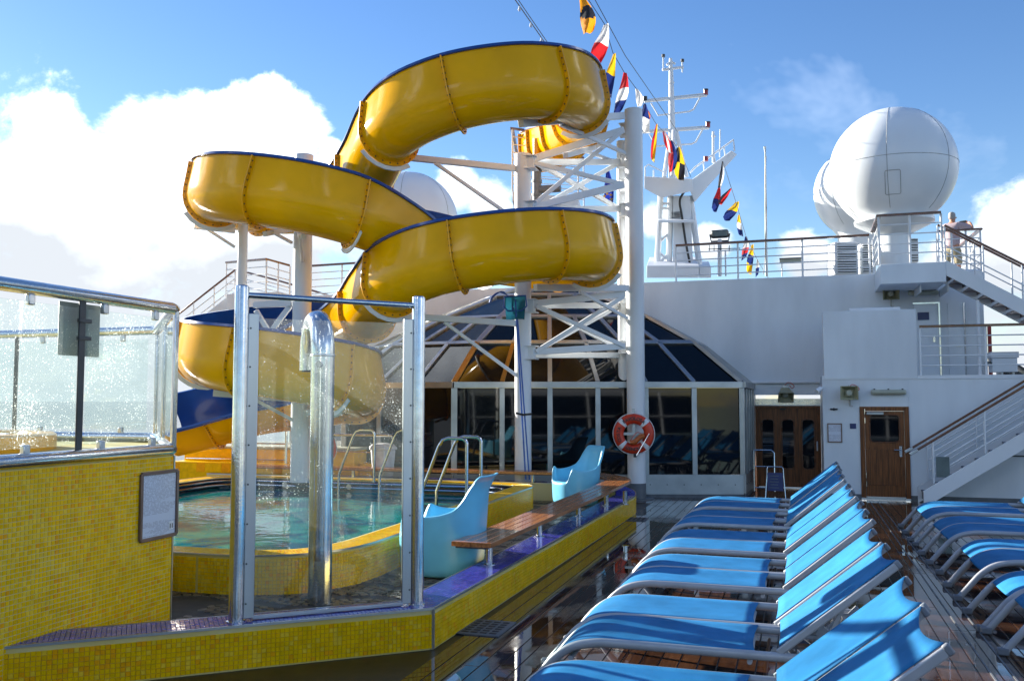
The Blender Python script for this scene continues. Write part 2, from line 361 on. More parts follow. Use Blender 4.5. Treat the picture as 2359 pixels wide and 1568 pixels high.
        pr = [r+[r[0]] for r in rows]
        s.grid(pr)
        if not closed:
            s.add(rows[0], [list(range(len(prof)))]); s.add(rows[-1], [list(range(len(prof)))[::-1]])
        return s
    def mesh(s, name, mats, off=V((0, 0, 0)), ang=35):
        me = bpy.data.meshes.new(name)
        me.from_pydata([tuple(p-off) for p in s.v], [], s.f)
        for mm in (mats if isinstance(mats, (list, tuple)) else [mats]): me.materials.append(MT[mm])
        if max(s.m, default=0) > 0: me.polygons.foreach_set('material_index', s.m)
        if s.smooth:
            me.polygons.foreach_set('use_smooth', [True]*len(me.polygons))
            me.set_sharp_from_angle(angle=radians(ang))
        me.update(); return me
    def build(s, name, mats, parent=None, bevel=0, fix=True, **kw):
        off = wloc(parent) if parent else V((0, 0, 0))
        o = bpy.data.objects.new(name, s.mesh(name, mats, off)); C.objects.link(o); o.parent = parent
        if fix:
            bm = bmesh.new(); bm.from_mesh(o.data); bmesh.ops.recalc_face_normals(bm, faces=bm.faces); bm.to_mesh(o.data); bm.free()
        if bevel:
            b = o.modifiers.new('bevel', 'BEVEL'); b.width = bevel; b.segments = 2; b.limit_method = 'ANGLE'; b.angle_limit = radians(40)
        return tag(o, **kw)
def inst(name, me, parent, loc, rot=None):
    o = bpy.data.objects.new(name, me); C.objects.link(o); o.parent = parent; o.location = loc
    if rot is not None: o.rotation_euler = rot
    return o
def copy_tree(o, parent=None):
    c = o.copy(); C.objects.link(c); c.parent = parent
    for ch in o.children: copy_tree(ch, c)
    return c
def spline(P, n=8, closed=False):
    P = [V(p) for p in P]; k = len(P); R = []
    for i in range(k if closed else k-1):
        g = (lambda j: P[j % k]) if closed else (lambda j: P[max(0, min(k-1, j))])
        a, b, c, d = g(i-1), g(i), g(i+1), g(i+2)
        for q in range(n):
            t = q/n; R.append(.5*((2*b)+(c-a)*t+(2*a-5*b+4*c-d)*t*t+(3*b-a-3*c+d)*t**3))
    if not closed: R.append(P[-1])
    return R
def arc(cx, cy, r, a0, a1, n, z=None):
    return [((cx+r*cos(radians(a0+(a1-a0)*i/n)), cy+r*sin(radians(a0+(a1-a0)*i/n))) + (() if z is None else (z,))) for i in range(n+1)]
def roundpoly(pts, rad, n=6):
    R = []; k = len(pts)
    for i in range(k):
        p = V(pts[i]); a = (V(pts[i-1])-p); c = (V(pts[(i+1) % k])-p); r = rad[i] if isinstance(rad, (list, tuple)) else rad
        if r <= 0: R.append(p); continue
        a.normalize(); c.normalize(); th = a.angle(c); d = r/tan(th/2)
        p0 = p+a*d; p1 = p+c*d
        for j in range(n+1):
            t = j/n; R.append((1-t)**2*p0+2*t*(1-t)*p+t*t*p1)
    return R

def text_mesh(txt, size, mname, font=None):
    cu = bpy.data.curves.new('lettering', 'FONT'); cu.body = txt; cu.size = size; cu.align_x = 'CENTER'; cu.align_y = 'CENTER'; cu.extrude = .001; cu.offset = size*.035
    o = bpy.data.objects.new('tmp', cu); C.objects.link(o)
    bpy.context.view_layer.update()
    me = bpy.data.meshes.new_from_object(o.evaluated_get(bpy.context.evaluated_depsgraph_get()))
    bpy.data.objects.remove(o); return me

# ------------------------------------------------------------------ setting: sea, deck, pool terrace
sea = MB().add([(-9000, -3000, -24), (9000, -3000, -24), (9000, 30000, -24), (-9000, 30000, -24)], [(0, 1, 2, 3)]).build('sea', 'sea_water', kind='structure')
deck = MB().box2((-14, -12, -.3), (14, 24, -.006)).build('deck', 'caulk', kind='structure')
hull = MB().box2((-14, -40, -24.5), (14, 60, -.31)).build('hull', 'white_paint'); tag(hull, 'white ship hull under the open deck', 'ship hull')
PW = .135
pm = [None]*3
for i, ln in enumerate((2.6, 3.4, 3.0)):
    b = MB(); w_, h_ = PW-.006, .010; c = .003
    b.add([(-w_/2, 0, -h_), (w_/2, 0, -h_), (w_/2, ln-.008, -h_), (-w_/2, ln-.008, -h_), (-w_/2+c, c, 0), (w_/2-c, c, 0), (w_/2-c, ln-.008-c, 0), (-w_/2+c, ln-.008-c, 0)],
          [(4, 5, 6, 7), (0, 1, 5, 4), (1, 2, 6, 5), (2, 3, 7, 6), (3, 0, 4, 7)])
    b.smooth = False; pm[i] = (b.mesh('plank', 'teak_wet'), ln)
far = MB(); far.smooth = False
for ix in range(52):
    x = -2.55+ix*PW; y = 2.6+((ix*7) % 5)*.42-1.0; near = ix < 44; cnt = 0
    while y < 18.6:
        me, ln = pm[(ix+cnt) % 3]
        if y+ln > 18.74: ln2 = 18.74-y
        else: ln2 = ln
        if near and y < 16.5 and y > 1.2 and ln2 > 1.2 and not (x > .9 and y < 3.5):
            o = inst('plank', me, deck, (x, y, 0)); o.scale = (1, ln2/ln, 1)
        else:
            far.box2((x-PW/2+.0045, y, -.01), (x+PW/2-.0045, y+ln2-.008, 0))
        y += ln2; cnt += 1
far.box2((-6.2, 16.9, -.01), (-2.63, 18.7, 0)); far.box2((-1.0, 18.75, -.01), (.42, 20.6, 0)); far.box2((4.6, 1, -.01), (12, 18.0, 0))
far.build('plank', 'teak_wet', deck, kind='stuff')
# covering board of the aisle's drain channel
for x in (1.235, 1.372): MB().box2((x, 2, .001), (x+.012, 18.4, .006)).build('drain_strip', 'grey_pvc', deck)

def visible(p, mg=10):
    q = p-V((0, 0, H)); f = -q.x*sin(PS)+q.y*cos(PS)
    if f < .5: return False
    rt = q.x*cos(PS)+q.y*sin(PS); dd = f*cos(TH)+q.z*sin(TH); up = -f*sin(TH)+q.z*cos(TH)
    u = CU+F*rt/dd; v = CV-F*up/dd
    return -mg < u < 2359+mg and -mg < v < 1568+mg
def tile_mesh(size, mname):
    s_ = size/2; c = .0022; t = .0035
    vs = [(-s_, -s_, -.002), (s_, -s_, -.002), (s_, s_, -.002), (-s_, s_, -.002), (-s_+c, -s_+c, t), (s_-c, -s_+c, t), (s_-c, s_-c, t), (-s_+c, s_-c, t)]
    fs = [(4, 5, 6, 7), (0, 1, 5, 4), (1, 2, 6, 5), (2, 3, 7, 6), (3, 0, 4, 7)]
    b = MB().add(vs, fs); b.smooth = False; return vs, fs, b.mesh('mosaic_tile', mname)
YM = ['tile_yellow_a', 'tile_yellow_b', 'tile_yellow_c', 'tile_yellow_d', 'tile_yellow_e']; YW = [46, 26, 5, 14, 9]
PM = ['tile_purple_a', 'tile_purple_b', 'tile_purple_c', 'tile_purple_d']; PWt = [35, 30, 20, 15]
def lay_tiles(parent, frames, size, mats, wts, ok=lambda p: True, limit=300):
    """frames: (centre, u, v, n). The largest in view become single parts, the rest one joined part."""
    ms = [tile_mesh(size, m) for m in mats]; cp = V((0, 0, H)); sc = []
    for i, (c, u, v, n) in enumerate(frames):
        d = cp-c; k = max(0, n.dot(d.normalized()))/d.length_squared if (ok(c) and visible(c, 0)) else 0
        sc.append((k, i))
    top = set(i for k, i in sorted(sc, reverse=True)[:limit] if k > 0)
    off = wloc(parent); st = MB(); st.smooth = False
    rnd = random.Random(len(frames))
    vs, fs = ms[0][0], ms[0][1]
    for i, (c, u, v, n) in enumerate(frames):
        # neighbours drift in tone the way sheets of mosaic do
        q = noise.noise(c*1.7)*.5
        k = rnd.choices(range(len(mats)), wts)[0]
        if q > .12 and rnd.random() < .16 and len(mats) > 4: k = 2
        if q < -.12 and rnd.random() < .35 and len(mats) > 4: k = 3
        jn = (n+u*rnd.uniform(-.02, .02)+v*rnd.uniform(-.02, .02)).normalized(); ju = (u-jn*u.dot(jn)).normalized(); jv = jn.cross(ju)
        R = Matrix((ju, jv, jn)).transposed()
        c2 = c+n*rnd.uniform(-.0006, .0006)
        if i in top:
            inst('mosaic_tile', ms[k][2], parent, c2-off, R.to_euler())
        else:
            st.cur = k; st.add([c2+R @ V(p) for p in vs], fs)
    if st.v: st.build('mosaic_tile', mats, parent, fix=False, kind='stuff')
def wall_frames(path, z0, z1, pitch, side=1, zoff=None):
    """tiles on a vertical wall above an xy path; side=1: visible face right of travel"""
    fr = []; P = [V((p[0], p[1], 0)) for p in path]; seg = [(P[i+1]-P[i]).length for i in range(len(P)-1)]; tot = sum(seg)
    n = int(tot/pitch); rows = int((z1-z0)/pitch+.001)
    for i in range(n):
        s_ = (i+.5)*pitch; j = 0
        while j < len(seg)-1 and s_ > seg[j]: s_ -= seg[j]; j += 1
        t = (P[j+1]-P[j])/seg[j]; c = P[j]+t*s_; nn = V((t.y, -t.x, 0))*side
        zz = zoff(c) if zoff else 0
        for r in range(rows):
            fr.append((c+V((0, 0, z0+zz+(r+.5)*pitch)), t*side, V((0, 0, 1)), nn))
    return fr
def top_frames(path, o0, o1, z, pitch, zoff=None):
    """tiles on a level band left of an xy path"""
    fr = []; P = [V((p[0], p[1], 0)) for p in path]; seg = [(P[i+1]-P[i]).length for i in range(len(P)-1)]; tot = sum(seg)
    n = int(tot/pitch); m = int((o1-o0)/pitch)
    for i in range(n):
        s_ = (i+.5)*pitch; j = 0
        while j < len(seg)-1 and s_ > seg[j]: s_ -= seg[j]; j += 1
        t = (P[j+1]-P[j])/seg[j]; nn = V((-t.y, t.x, 0)); c = P[j]+t*s_
        zz = zoff(c) if zoff else 0
        for k in range(m): fr.append((c+nn*(o0+(k+.5)*pitch)+V((0, 0, z+zz)), t, nn, V((0, 0, 1))))
    return fr
TP = .0335
# --- the yellow kerb round the pool terrace
kz = lambda p: 0 if p.y < 15.2 else min(1, (p.y-15.2)/1.0)*.10
cpath = [(-6.8, 3.20), (-2.70, 6.61), (-2.62, 15.2)]
apath = arc(-3.72, 15.2, 1.10, 0, 90, 14)
full = cpath[:2]+[(-2.70+.08*t/8, 6.61+(15.2-6.61)*t/8) for t in range(1, 9)]+apath[1:]+[(-5.5, 16.30), (-11.5, 16.30)]
kerb = thing('kerb', 'low yellow mosaic kerb with a purple tiled top round the pool terrace', 'kerb', (-2.70, 6.61, 0))
kp = [(p[0], p[1], kz(V((p[0], p[1], 0)))) for p in full]
MB().sweep(kp, [(.004, -.3), (.346, -.3), (.346, .302), (.004, .302)]).build('kerb_body', 'grout_ochre', kerb)
MB().sweep(kp, [(-.006, .292), (.010, .292), (.010, .309), (-.006, .309)]).build('edge_trim', 'steel_brushed', kerb)
MB().sweep(kp, [(.336, .292), (.352, .292), (.352, .308), (.336, .308)]).build('edge_trim', 'steel_brushed', kerb)
MB().box2((-2.712, 6.597, 0), (-2.694, 6.615, .30)).build('corner_trim', 'steel_brushed', kerb)
lay_tiles(kerb, wall_frames(full[:11]+apath[1:], 0.004, .290, TP-.0016, 1, kz),   .0308, YM, YW)
tops = MB()
MB().sweep(kp[:], [(.011, .3015), (.335, .3015), (.335, .3035), (.011, .3035)]).build('kerb_cap', 'grout_blue', kerb)
lay_tiles(kerb, top_frames(full, .012, .334, .3035, TP-.0016, kz), .0308, PM, PWt, limit=0)
# --- terrace floor of small stones laid in fans
terr = MB().prism([(p[0]-.02, p[1]) for p in full]+[(-11.5, 3)], -.05, .088).build('terrace_floor', 'floor_grout', kind='structure')
sm = []
rs = random.Random(3)
for mname in ('stone_a', 'stone_b', 'stone_c'):
    b = MB(); b.smooth = False
    k = 6; pts = [(.052*cos(2*pi*i/k+.3)*rs.uniform(.85, 1.1), .038*sin(2*pi*i/k+.3)*rs.uniform(.85, 1.1)) for i in range(k)]
    b.add([(x, y, -.012) for x, y in pts]+[(x*.9, y*.9, .006) for x, y in pts], [list(range(k, 2*k))]+[(i, (i+1) % k, k+(i+1) % k, k+i) for i in range(k)])
    sm.append(b.mesh('paving_stone', mname))
stn = MB(); stn.smooth = False; cnt = 0; cand = []
for gx in range(-3, 22):
    for gy in range(0, 24):
        fx, fy = -6.5+gx*.62+(gy % 2)*.31, 4.6+gy*.52
        for rr in range(5):
            rad = .07+rr*.088; nn = max(3, int(rad*pi*.8/.098))
            for q in range(nn):
                a = radians(18+144*(q+.5)/nn); p = V((fx+rad*cos(a), fy+rad*sin(a), .092))
                if p.x < -11 or p.x > -2.98 or p.y > 15.9: continue
                if p.y < 6.61 and (p.x-(-2.7))*(-.639)+(p.y-6.61)*.769 < .36: continue
                if p.x < -4.95 and p.y < 7.2: continue
                if p.y > 7.45 and p.x < -4.2 and p.y < 15.2 and p.x < -5.6+(.0): continue
                cand.append((p, a))
cand.sort(key=lambda c: (c[0]-V((-4, 6, 0))).length)
for i, (p, a) in enumerate(cand):
    if i < 290: inst('paving_stone', sm[i % 3], terr, p, (rs.uniform(-.03, .03), rs.uniform(-.03, .03), a-pi/2))
    else:
        R = Matrix.Rotation(a-pi/2, 3, 'Z'); stn.cur = i % 3
        stn.box(p+V((0, 0, -.004)), (.086, .068, .018), R)
stn.build('paving_stone', ['stone_a', 'stone_b', 'stone_c'], terr, fix=False, kind='stuff')

# --- swimming pool
pool = thing('swimming_pool', 'pool of teal water with a rounded yellow mosaic wall beside the terrace chairs', 'pool', (-4.2, 8.5, .09))
pl = [p for p in roundpoly([V((-4.12, 7.38)), V((-4.24, 15.25)), V((-10.7, 15.25)), V((-10.7, 7.48))], [1.25, .75, 1.0, 1.0], 12)]
plc = [(p.x, p.y) for p in pl]
prof = [(.004, 0.0), (.346, 0), (.346, .452), (.004, .452)]
MB().sweep([(p[0], p[1], 0) for p in plc], prof, True).build('pool_wall', 'grout_ochre', pool)
MB().sweep([(p[0], p[1], 0) for p in plc], [(-.004, .444), (.012, .444), (.012, .460), (-.004, .460)], True).build('edge_trim', 'steel_brushed', pool)
MB().sweep([(p[0], p[1], 0) for p in plc], [(.347, -.3), (.36, -.3), (.36, .44), (.347, .44)], True).build('pool_lining', 'tile_navy', pool)
for zz in (.40, .325):
    MB().tube([V((x, y, zz)) for x, y in [p for p in roundpoly([V((-4.12-.42, 7.38+.42)), V((-4.24-.42, 15.25-.42)), V((-10.7+.42, 15.25-.42)), V((-10.7+.42, 7.48+.42))], [.9, .5, .7, .7], 10)]], .022, 8, closed=True).build('grab_rail', 'steel', pool)
loop = plc+[plc[0]]
order = loop[26:]+loop[1:27] if False else loop
lay_tiles(pool, [f for f in wall_frames(loop, .09, .444, TP, 1) if f[0].x > -7.5 and f[3].dot(V((0, 0, H))-f[0]) > 0],   .0308, YM, YW, ok=lambda p: p.z > .1 and p.x > -5.3)
lay_tiles(pool, [f for f in top_frames(loop, .012, .346, .4535, TP, None)],   .0308, YM, YW, limit=0)
wat = MB().prism([(p.x, p.y) for p in roundpoly([V((-4.48, 7.74)), V((-4.60, 14.9)), V((-10.34, 14.9)), V((-10.34, 7.84))], [1.0, .5, .7, .7], 10)], .2, .27).build('pool_water', 'pool_water', kind='structure')
for i, (x, y) in enumerate([(-5.1, 14.86), (-6.4, 14.86), (-7.7, 14.86), (-9.0, 14.86)]):
    MB().tube([(x, y+.02, .345), (x, y-.05, .345)], .05, 12).build('inlet', 'steel_brushed', pool)
# ladder handrails
def handrail(x0, y, label, cat='handrail', zt=1.36):
    g = thing('pool_handrail', label, cat, (x0, y, .45), 'steel handrails at the pool')
    p = [V((x0, y, .45)), V((x0, y, zt-.12))]+[V((x0-.09+.09*cos(a), y, zt-.09+.09*sin(a))) for a in [radians(k) for k in range(10, 81, 14)]]
    p += [V((x0-.28, y, zt)), V((x0-.36, y, zt-.03)), V((x0-.42, y, zt-.12)), V((x0-.67, y, .62)), V((x0-.69, y, .56)), V((x0-.70, y, .1))]
    MB().tube(p, .024, 10).build('rail_tube', 'steel', g)
    MB().cyl((x0, y, .452), (x0, y, .468), .045, 14).build('base_flange', 'steel', g)
    return g
handrail(-4.42, 12.0, 'steel pool handrail nearer to the camera, right of the glass shower screen')
handrail(-4.40, 12.55, 'steel pool handrail farther from the camera, behind the tall back of the near blue chair')
handrail(-6.35, 14.7, 'steel pool handrail seen through the shower glass, right one beside the white bin')
handrail(-7.15, 14.7, 'steel pool handrail seen through the shower glass, left one beside the lifebuoy')

# --- whirlpool enclosure on the left
JX = -4.925
jac = thing('whirlpool_wall', 'tall yellow mosaic wall of the raised whirlpool at the left edge', 'wall', (JX, 6.4, 0))
jpoly = [(JX-.004, -2), (JX-.004, 6.40), (-6.65, 8.34), (-12, 8.34), (-12, -2)]
MB().prism(jpoly, -.2, 1.44).build('wall_body', 'grout_ochre', jac)
lay_tiles(jac, wall_frames([(JX-.004, 2.4), (JX-.004, 6.39)], .06, 1.44, TP, 1),   .0308, YM, YW, ok=lambda p: p.z > .42 and p.y > 4.6)
MB().box2((JX-.01, 6.388, 0), (JX+.004, 6.402, 1.44)).build('corner_trim', 'steel_brushed', jac)
tubeln = [V((JX-.02, -1, 1.49)), V((JX-.02, 6.33, 1.49)), V((JX-.06, 6.42, 1.49)), V((-6.65, 8.30, 1.49)), V((-6.75, 8.32, 1.49)), V((-12, 8.32, 1.49))]
MB().tube(tubeln, .052, 16).build('coping_tube', 'steel', jac)
scr = thing('glass_screen', 'wet glass screen with steel top rail above the yellow whirlpool wall', 'glass screen', (JX, 6.4, 1.5))
toprail = [V((p.x, p.y, 2.655)) for p in tubeln]
MB().tube(toprail, .048, 16).build('top_rail', 'steel', scr)
def pane(a, b, z0, z1, par, mname='glass_wet', t=.010, nm='glass_pane'):
    a = V((a[0], a[1], 0)); b = V((b[0], b[1], 0)); n = (b-a).normalized().cross(V((0, 0, 1)))*t
    return MB().slab([a+V((0, 0, z0)), b+V((0, 0, z0)), b+V((0, 0, z1)), a+V((0, 0, z1))], n).build(nm, mname, par)
def screen_post(x, y, par):
    MB().beam((x, y, 1.50), (x, y, 2.64), .05, .012, (1, 0, 0)).build('post', 'dark_metal', par, bevel=.004)
gx = JX-.02
ys = [1.4, 3.2, 5.30, 6.36]
py = ay(186, 800, 5.3)  # the post carrying the plate
ys[2] = ax(186, 850, gx).y
for i in range(3):
    pane((gx, ys[i]+.05), (gx, ys[i+1]-.05 if i < 2 else ys[i+1]-.02), 1.575, 2.56, scr)
    if i: MB().box((gx, ys[i], 2.07), (.014, .06, 1.10)).build('post', 'dark_metal', scr, bevel=.004)
    for f in (.22, .78):
        yy = ys[i]+(ys[i+1]-ys[i])*f
        for z in (1.56, 2.575):
            MB().box((gx, yy, z), (.04, .055, .075)).build('clamp', 'steel_brushed', scr, bevel=.008)
MB().box((gx, 6.40, 2.07), (.03, .05, 1.14)).build('post', 'steel', scr, bevel=.006)
q0, q1 = V((JX-.06, 6.44, 0)), V((-6.65, 8.30, 0))
for i in range(2):
    a = q0.lerp(q1, .03+i*.5); b = q0.lerp(q1, .47+i*.5)
    pane(a, b, 1.575, 2.56, scr); MB().box(((a+b)/2+V((0, 0, 2.07))), (.03, .03, 1.1)).build('post', 'dark_metal', scr) if i == 9 else None
    m = q0.lerp(q1, .5*(i+1)); MB().box(m+V((0, 0, 2.07)), (.03, .04, 1.14)).build('post', 'steel', scr, bevel=.006)
xs = [-6.75, -8.6, -10.4, -12]
for i in range(3):
    pane((xs[i]-.04, 8.32), (xs[i+1]+.04, 8.32), 1.575, 2.56, scr)
    MB().box((xs[i+1], 8.32, 2.07), (.055, .014, 1.1)).build('post', 'dark_metal', scr, bevel=.004)
    for f in (.2, .8):
        for z in (1.56, 2.575): MB().box((xs[i]+(xs[i+1]-xs[i])*f, 8.32, z), (.055, .04, .075)).build('clamp', 'steel_brushed', scr, bevel=.008)
# plate on the post
y0, y1 = ax(133, 760, gx-.06).y, ax(228, 760, gx-.06).y
pz1, pz0 = ax(180, 698, gx-.05).z, ax(180, 820, gx-.05).z
plate = thing('sign_plate', 'blank grey back of a sign clamped to the whirlpool screen post', 'sign', (gx-.06, (y0+y1)/2, pz0))
MB().box((gx-.055, (y0+y1)/2, (pz0+pz1)/2), (.006, y1-y0, pz1-pz0)).build('plate', 'grey_plate', plate, bevel=.004)
for z in (.33, .66):
    MB().box((gx+.002, ys[2]+.02, pz0+(pz1-pz0)*z), (.03, .12, .028)).build('clip', 'dark_metal', plate, bevel=.004)
# tub and bubbling water
tub = thing('whirlpool_tub', 'round yellow tub of foaming whirlpool water behind the wet glass', 'hot tub', (-7.75, 6.2, 1.44))
MB().lathe([(1.30, 0), (1.30, .13), (1.27, .15), (1.05, .15), (1.02, .12), (1.02, 0)], (-7.75, 6.2, 1.44), 48, False, False).build('rim', 'flange_yellow', tub)
fo = MB(); rows = []
for i in range(40):
    r_ = []
    for j in range(40):
        x = -1.03+2.06*j/39; y = -1.03+2.06*i/39; rr = hypot(x, y)
        if rr > 1.03: x, y = x*1.03/rr, y*1.03/rr
        h = .09+.09*max(0, noise.noise(V((x*2.6, y*2.6, 1))))+.035*noise.noise(V((x*8, y*8, 3)))
        if rr > .9: h = .07
        r_.append((-7.75+x, 6.2+y, 1.44+h))
    rows.append(r_)
fo.grid(rows).build('foam', 'foam', tub)
# framed notice on the wall
ny0, ny1 = ax(322, 1160, JX).y, ax(404, 1160, JX).y
nz0, nz1 = ax(404, 1228, JX).z, ax(404, 1083, JX).z
no = thing('framed_notice', 'framed sheet of rules on the yellow whirlpool wall', 'notice', (JX+.006, (ny0+ny1)/2, nz0))
cy, cz, hy, hz = (ny0+ny1)/2, (nz0+nz1)/2, (ny1-ny0)/2, (nz1-nz0)/2
fr = MB()
for a, b in (((-hy, -hz), (hy, -hz)), ((hy, -hz), (hy, hz)), ((hy, hz), (-hy, hz)), ((-hy, hz), (-hy, -hz))):
    fr.beam((JX+.013, cy+a[0], cz+a[1]), (JX+.013, cy+b[0], cz+b[1]), .028, .022, (1, 0, 0))
fr.build('frame', 'frame_bronze', no, bevel=.004)
MB().box((JX+.008, cy, cz), (.004, 2*hy-.02, 2*hz-.02)).build('sheet', 'printed_notice', no)
st = MB().box((JX+.0125, cy+hy*.70, cz-hz*.70), (.002, .055, .065)).build('sticker', 'white_tape', no)
tm = text_mesh('11', .05, 'black'); tm.materials.append(MT['black'])
o = inst('lettering', tm, no, V((JX+.0145, cy+hy*.70, cz-hz*.72))-no.location, (pi/2, 0, pi/2))

# ------------------------------------------------------------------ shower with glass screen
sh = thing('shower_screen', 'wet glass shower screen between two steel posts on the kerb', 'shower screen', (-3.37, 6.2, .31))
p1, p2 = az(543, 1430, .309), az(960, 1391, .309)
for p, zt in ((p1, 2.74), (p2, 2.72)):
    MB().lathe([(.052, 0), (.052, zt-.335), (.049, zt-.318), (.038, zt-.309)], (p.x, p.y, .309), 28).build('post', 'steel', sh)
    MB().lathe([(.066, 0), (.066, .008), (.05, .012)], (p.x, p.y, .307), 24).build('base_flange', 'steel', sh)
dr = (p2-p1); dr.z = 0; dr.normalize(); nn = V((-dr.y, dr.x, 0))
MB().tube([p1+dr*.03+V((0, 0, 2.36)), p2-dr*.03+V((0, 0, 2.335))], .022, 12).build('top_bar', 'steel', sh)
for p, sgn in ((p1, 1), (p2, -1)):
    c = p+dr*(sgn*.087); c.z = .309+1.12
    R = Matrix((dr, nn, V((0, 0, 1)))).transposed()
    MB().box(c, (.075, .03, 2.21), R).build('channel', 'steel_brushed', sh, bevel=.004)
    sc = MB()
    for k in range(8): sc.cyl(c-nn*.016+dr*(-sgn*.022)+V((0, 0, -1.0+k*.285)), c-nn*.019+dr*(-sgn*.022)+V((0, 0, -1.0+k*.285)), .007, 10)
    sc.build('screw', 'dark_metal', sh, kind='stuff')
a, b = p1+dr*.115, p2-dr*.115
pane(a, b, .335, 2.50, sh, 'glass_shower')
MB().beam(V((a.x, a.y, .325)), V((b.x, b.y, .325)), .035, .028).build('sill', 'steel_brushed', sh, bevel=.004)
pb = az(736, 1388, .095)
sp = thing('shower_pipe', 'thick steel shower pipe bent over like a cane behind the glass', 'shower', pb)
bk = V((-.68, .73, 0)).normalized()
pts = [pb+V((0, 0, z)) for z in (0, .5, 1, 1.6, 2.1, 2.22)]
pts += [pb+V((0, 0, 2.22))+bk*(.23-.23*cos(radians(t)))+V((0, 0, .31*sin(radians(t)))) for t in range(12, 181, 12)]
pts.append(pts[-1]+V((0, 0, -.14)))
MB().tube(pts, .106, 28, cap=True).build('pipe', 'steel', sp)
MB().lathe([(.109, 0), (.112, .012), (.109, .024)], pb+V((0, 0, 2.19)), 28, False, False).build('weld_ring', 'steel_brushed', sp)
MB().cyl(pts[-1]+V((0, 0, .01)), pts[-1]+V((0, 0, -.012)), .085, 24).build('shower_head', 'dark_metal', sp)
bt = pb+V((0, 0, 2.12))+V((.03, -.104, 0))
MB().tube([bt, bt+V((.003, -.025, 0))], .03, 16).build('push_button', 'steel_brushed', sp)

# ------------------------------------------------------------------ blue tub chairs
def chair(loc, rz, label, sc):
    g = thing('tub_chair', label, 'chair', loc, 'pale blue tub chairs on the terrace'); g.rotation_euler = (0, 0, rz); g.scale = sc
    n = 56; rows = []
    def sup(a, rx, ry, e=2.7):
        c, s_ = cos(a), sin(a); return V((abs(c)**(2/e)*copysign(rx, c), abs(s_)**(2/e)*copysign(ry, s_), 0))
    def top(a):       # a=0 front (+x), pi = back
        d = abs(((a+pi) % (2*pi))-pi)     # 0 front .. pi back
        if d < .50: return .40+.02*d
        if d < .80: t = (d-.50)/.30; t = t*t*(3-2*t); return .41+.24*t
        if d < 1.95: t = (d-.80)/1.15; return .65-.06*sin(pi*t)
        t = min(1, (d-1.95)/.62); t = t*t*(3-2*t); return .65+.33*t
    A = [2*pi*i/n for i in range(n)]
    def ring(rx, ry, zf, dx=0):
        return [sup(a, rx, ry)+V((dx, 0, zf(a))) for a in A]
    R = [ring(.30, .28, lambda a: 0), ring(.34, .325, lambda a: .02)]
    for t in (.2, .4, .6, .8, .93):
        R.append([sup(a, .345+.025*t, .33+.03*t)+V((-.03*t*(top(a)/.95), 0, .02+(top(a)-.02)*t)) for a in A])
    def lean(a): return V((-.085*max(0, (top(a)-.62)/.36), 0, 0))
    R.append([sup(a, .372, .362)+V((-.03, 0, top(a)-.012))+lean(a) for a in A])
    R.append([sup(a, .358, .348)+V((-.03, 0, top(a)))+lean(a) for a in A])
    R.append([sup(a, .335, .325)+V((-.03, 0, top(a)-.004))+lean(a) for a in A])
    R.append([sup(a, .315, .305)+V((-.025, 0, max(.405, top(a)-.06) if top(a) > .45 else .40))+lean(a)*.8 for a in A])
    R.append([sup(a, .29, .27)+V((-.01, 0, .43 if top(a) > .5 else .405)) for a in A])
    R.append([sup(a, .25, .23)+V((0, 0, .395)) for a in A])
    R.append([sup(a, .1, .1, 2)+V((0, 0, .385)) for a in A])
    b = MB(); k = len(R)
    for r in R: b.v += r
    for i in range(k-1):
        for j in range(n): b.f.append([i*n+j, i*n+(j+1) % n, (i+1)*n+(j+1) % n, (i+1)*n+j]); b.m.append(0)
    b.f.append(list(range(n))[::-1]); b.m.append(0); b.f.append([(k-1)*n+j for j in range(n)]); b.m.append(0)
    o = bpy.data.objects.new('shell', b.mesh('shell', 'chair_blue', ang=80)); C.objects.link(o); o.parent = g
    m = o.modifiers.new('subdivision', 'SUBSURF'); m.levels = m.render_levels = 1
    return g
c1 = az(1052, 1316, .09); c2 = az(1326, 1163, .09)
chair((c1.x-.12, c1.y-.10, .092), radians(180), 'pale blue moulded tub chair just behind the right shower post, back towards the bench', (1.2, 1.2, 1.06))
chair((c2.x, c2.y, .092), radians(228), 'pale blue moulded tub chair at the far end of the bench near the white pole', (1.06, 1.06, 1.03))

# ------------------------------------------------------------------ bench along the kerb
bn = thing('bench', 'long varnished wooden bench on steel stubs curving round the kerb', 'bench', (-3.0, 8.4, .31))
bp_ = [(-3.035, 8.36, .53), (-2.98, 10.6, .535), (-2.92, 12.8, .54), (-2.88, 15.0, .56)]+[(x, y, .56+.05*i/8) for i, (x, y) in enumerate(arc(-3.76, 15.05, .88, 8, 90, 9))]+[(-6.8, 15.93, .61), (-10.4, 15.93, .61)]
for k in range(4):
    o0 = -.205+k*.1035
    MB().sweep(bp_, [(o0, -.045), (o0+.097, -.045), (o0+.097, -.004), (o0+.093, 0), (o0+.004, 0), (o0, -.004)]).build('slat', 'wood_bench', bn)
MB().sweep(bp_, [(-.16, -.06), (.16, -.06), (.16, -.045), (-.16, -.045)]).build('under_frame', 'dark_metal', bn)
for u, v, z in [(1127, 1298, .31), (1243, 1234, .31), (1333, 1187, .31), (1397, 1164, .31), (1440, 1158, .33)]:
    p = az(u, v, z); pz = .50
    MB().lathe([(.062, 0), (.062, .008), (.034, .014), (.034, .205)], (p.x, p.y, .306), 20).build('leg', 'steel', bn)
for x in (-4.6, -5.6, -6.9, -8.2, -9.5): MB().lathe([(.06, 0), (.06, .008), (.032, .014), (.032, .16)], (x, 15.95, .405), 16).build('leg', 'steel', bn)

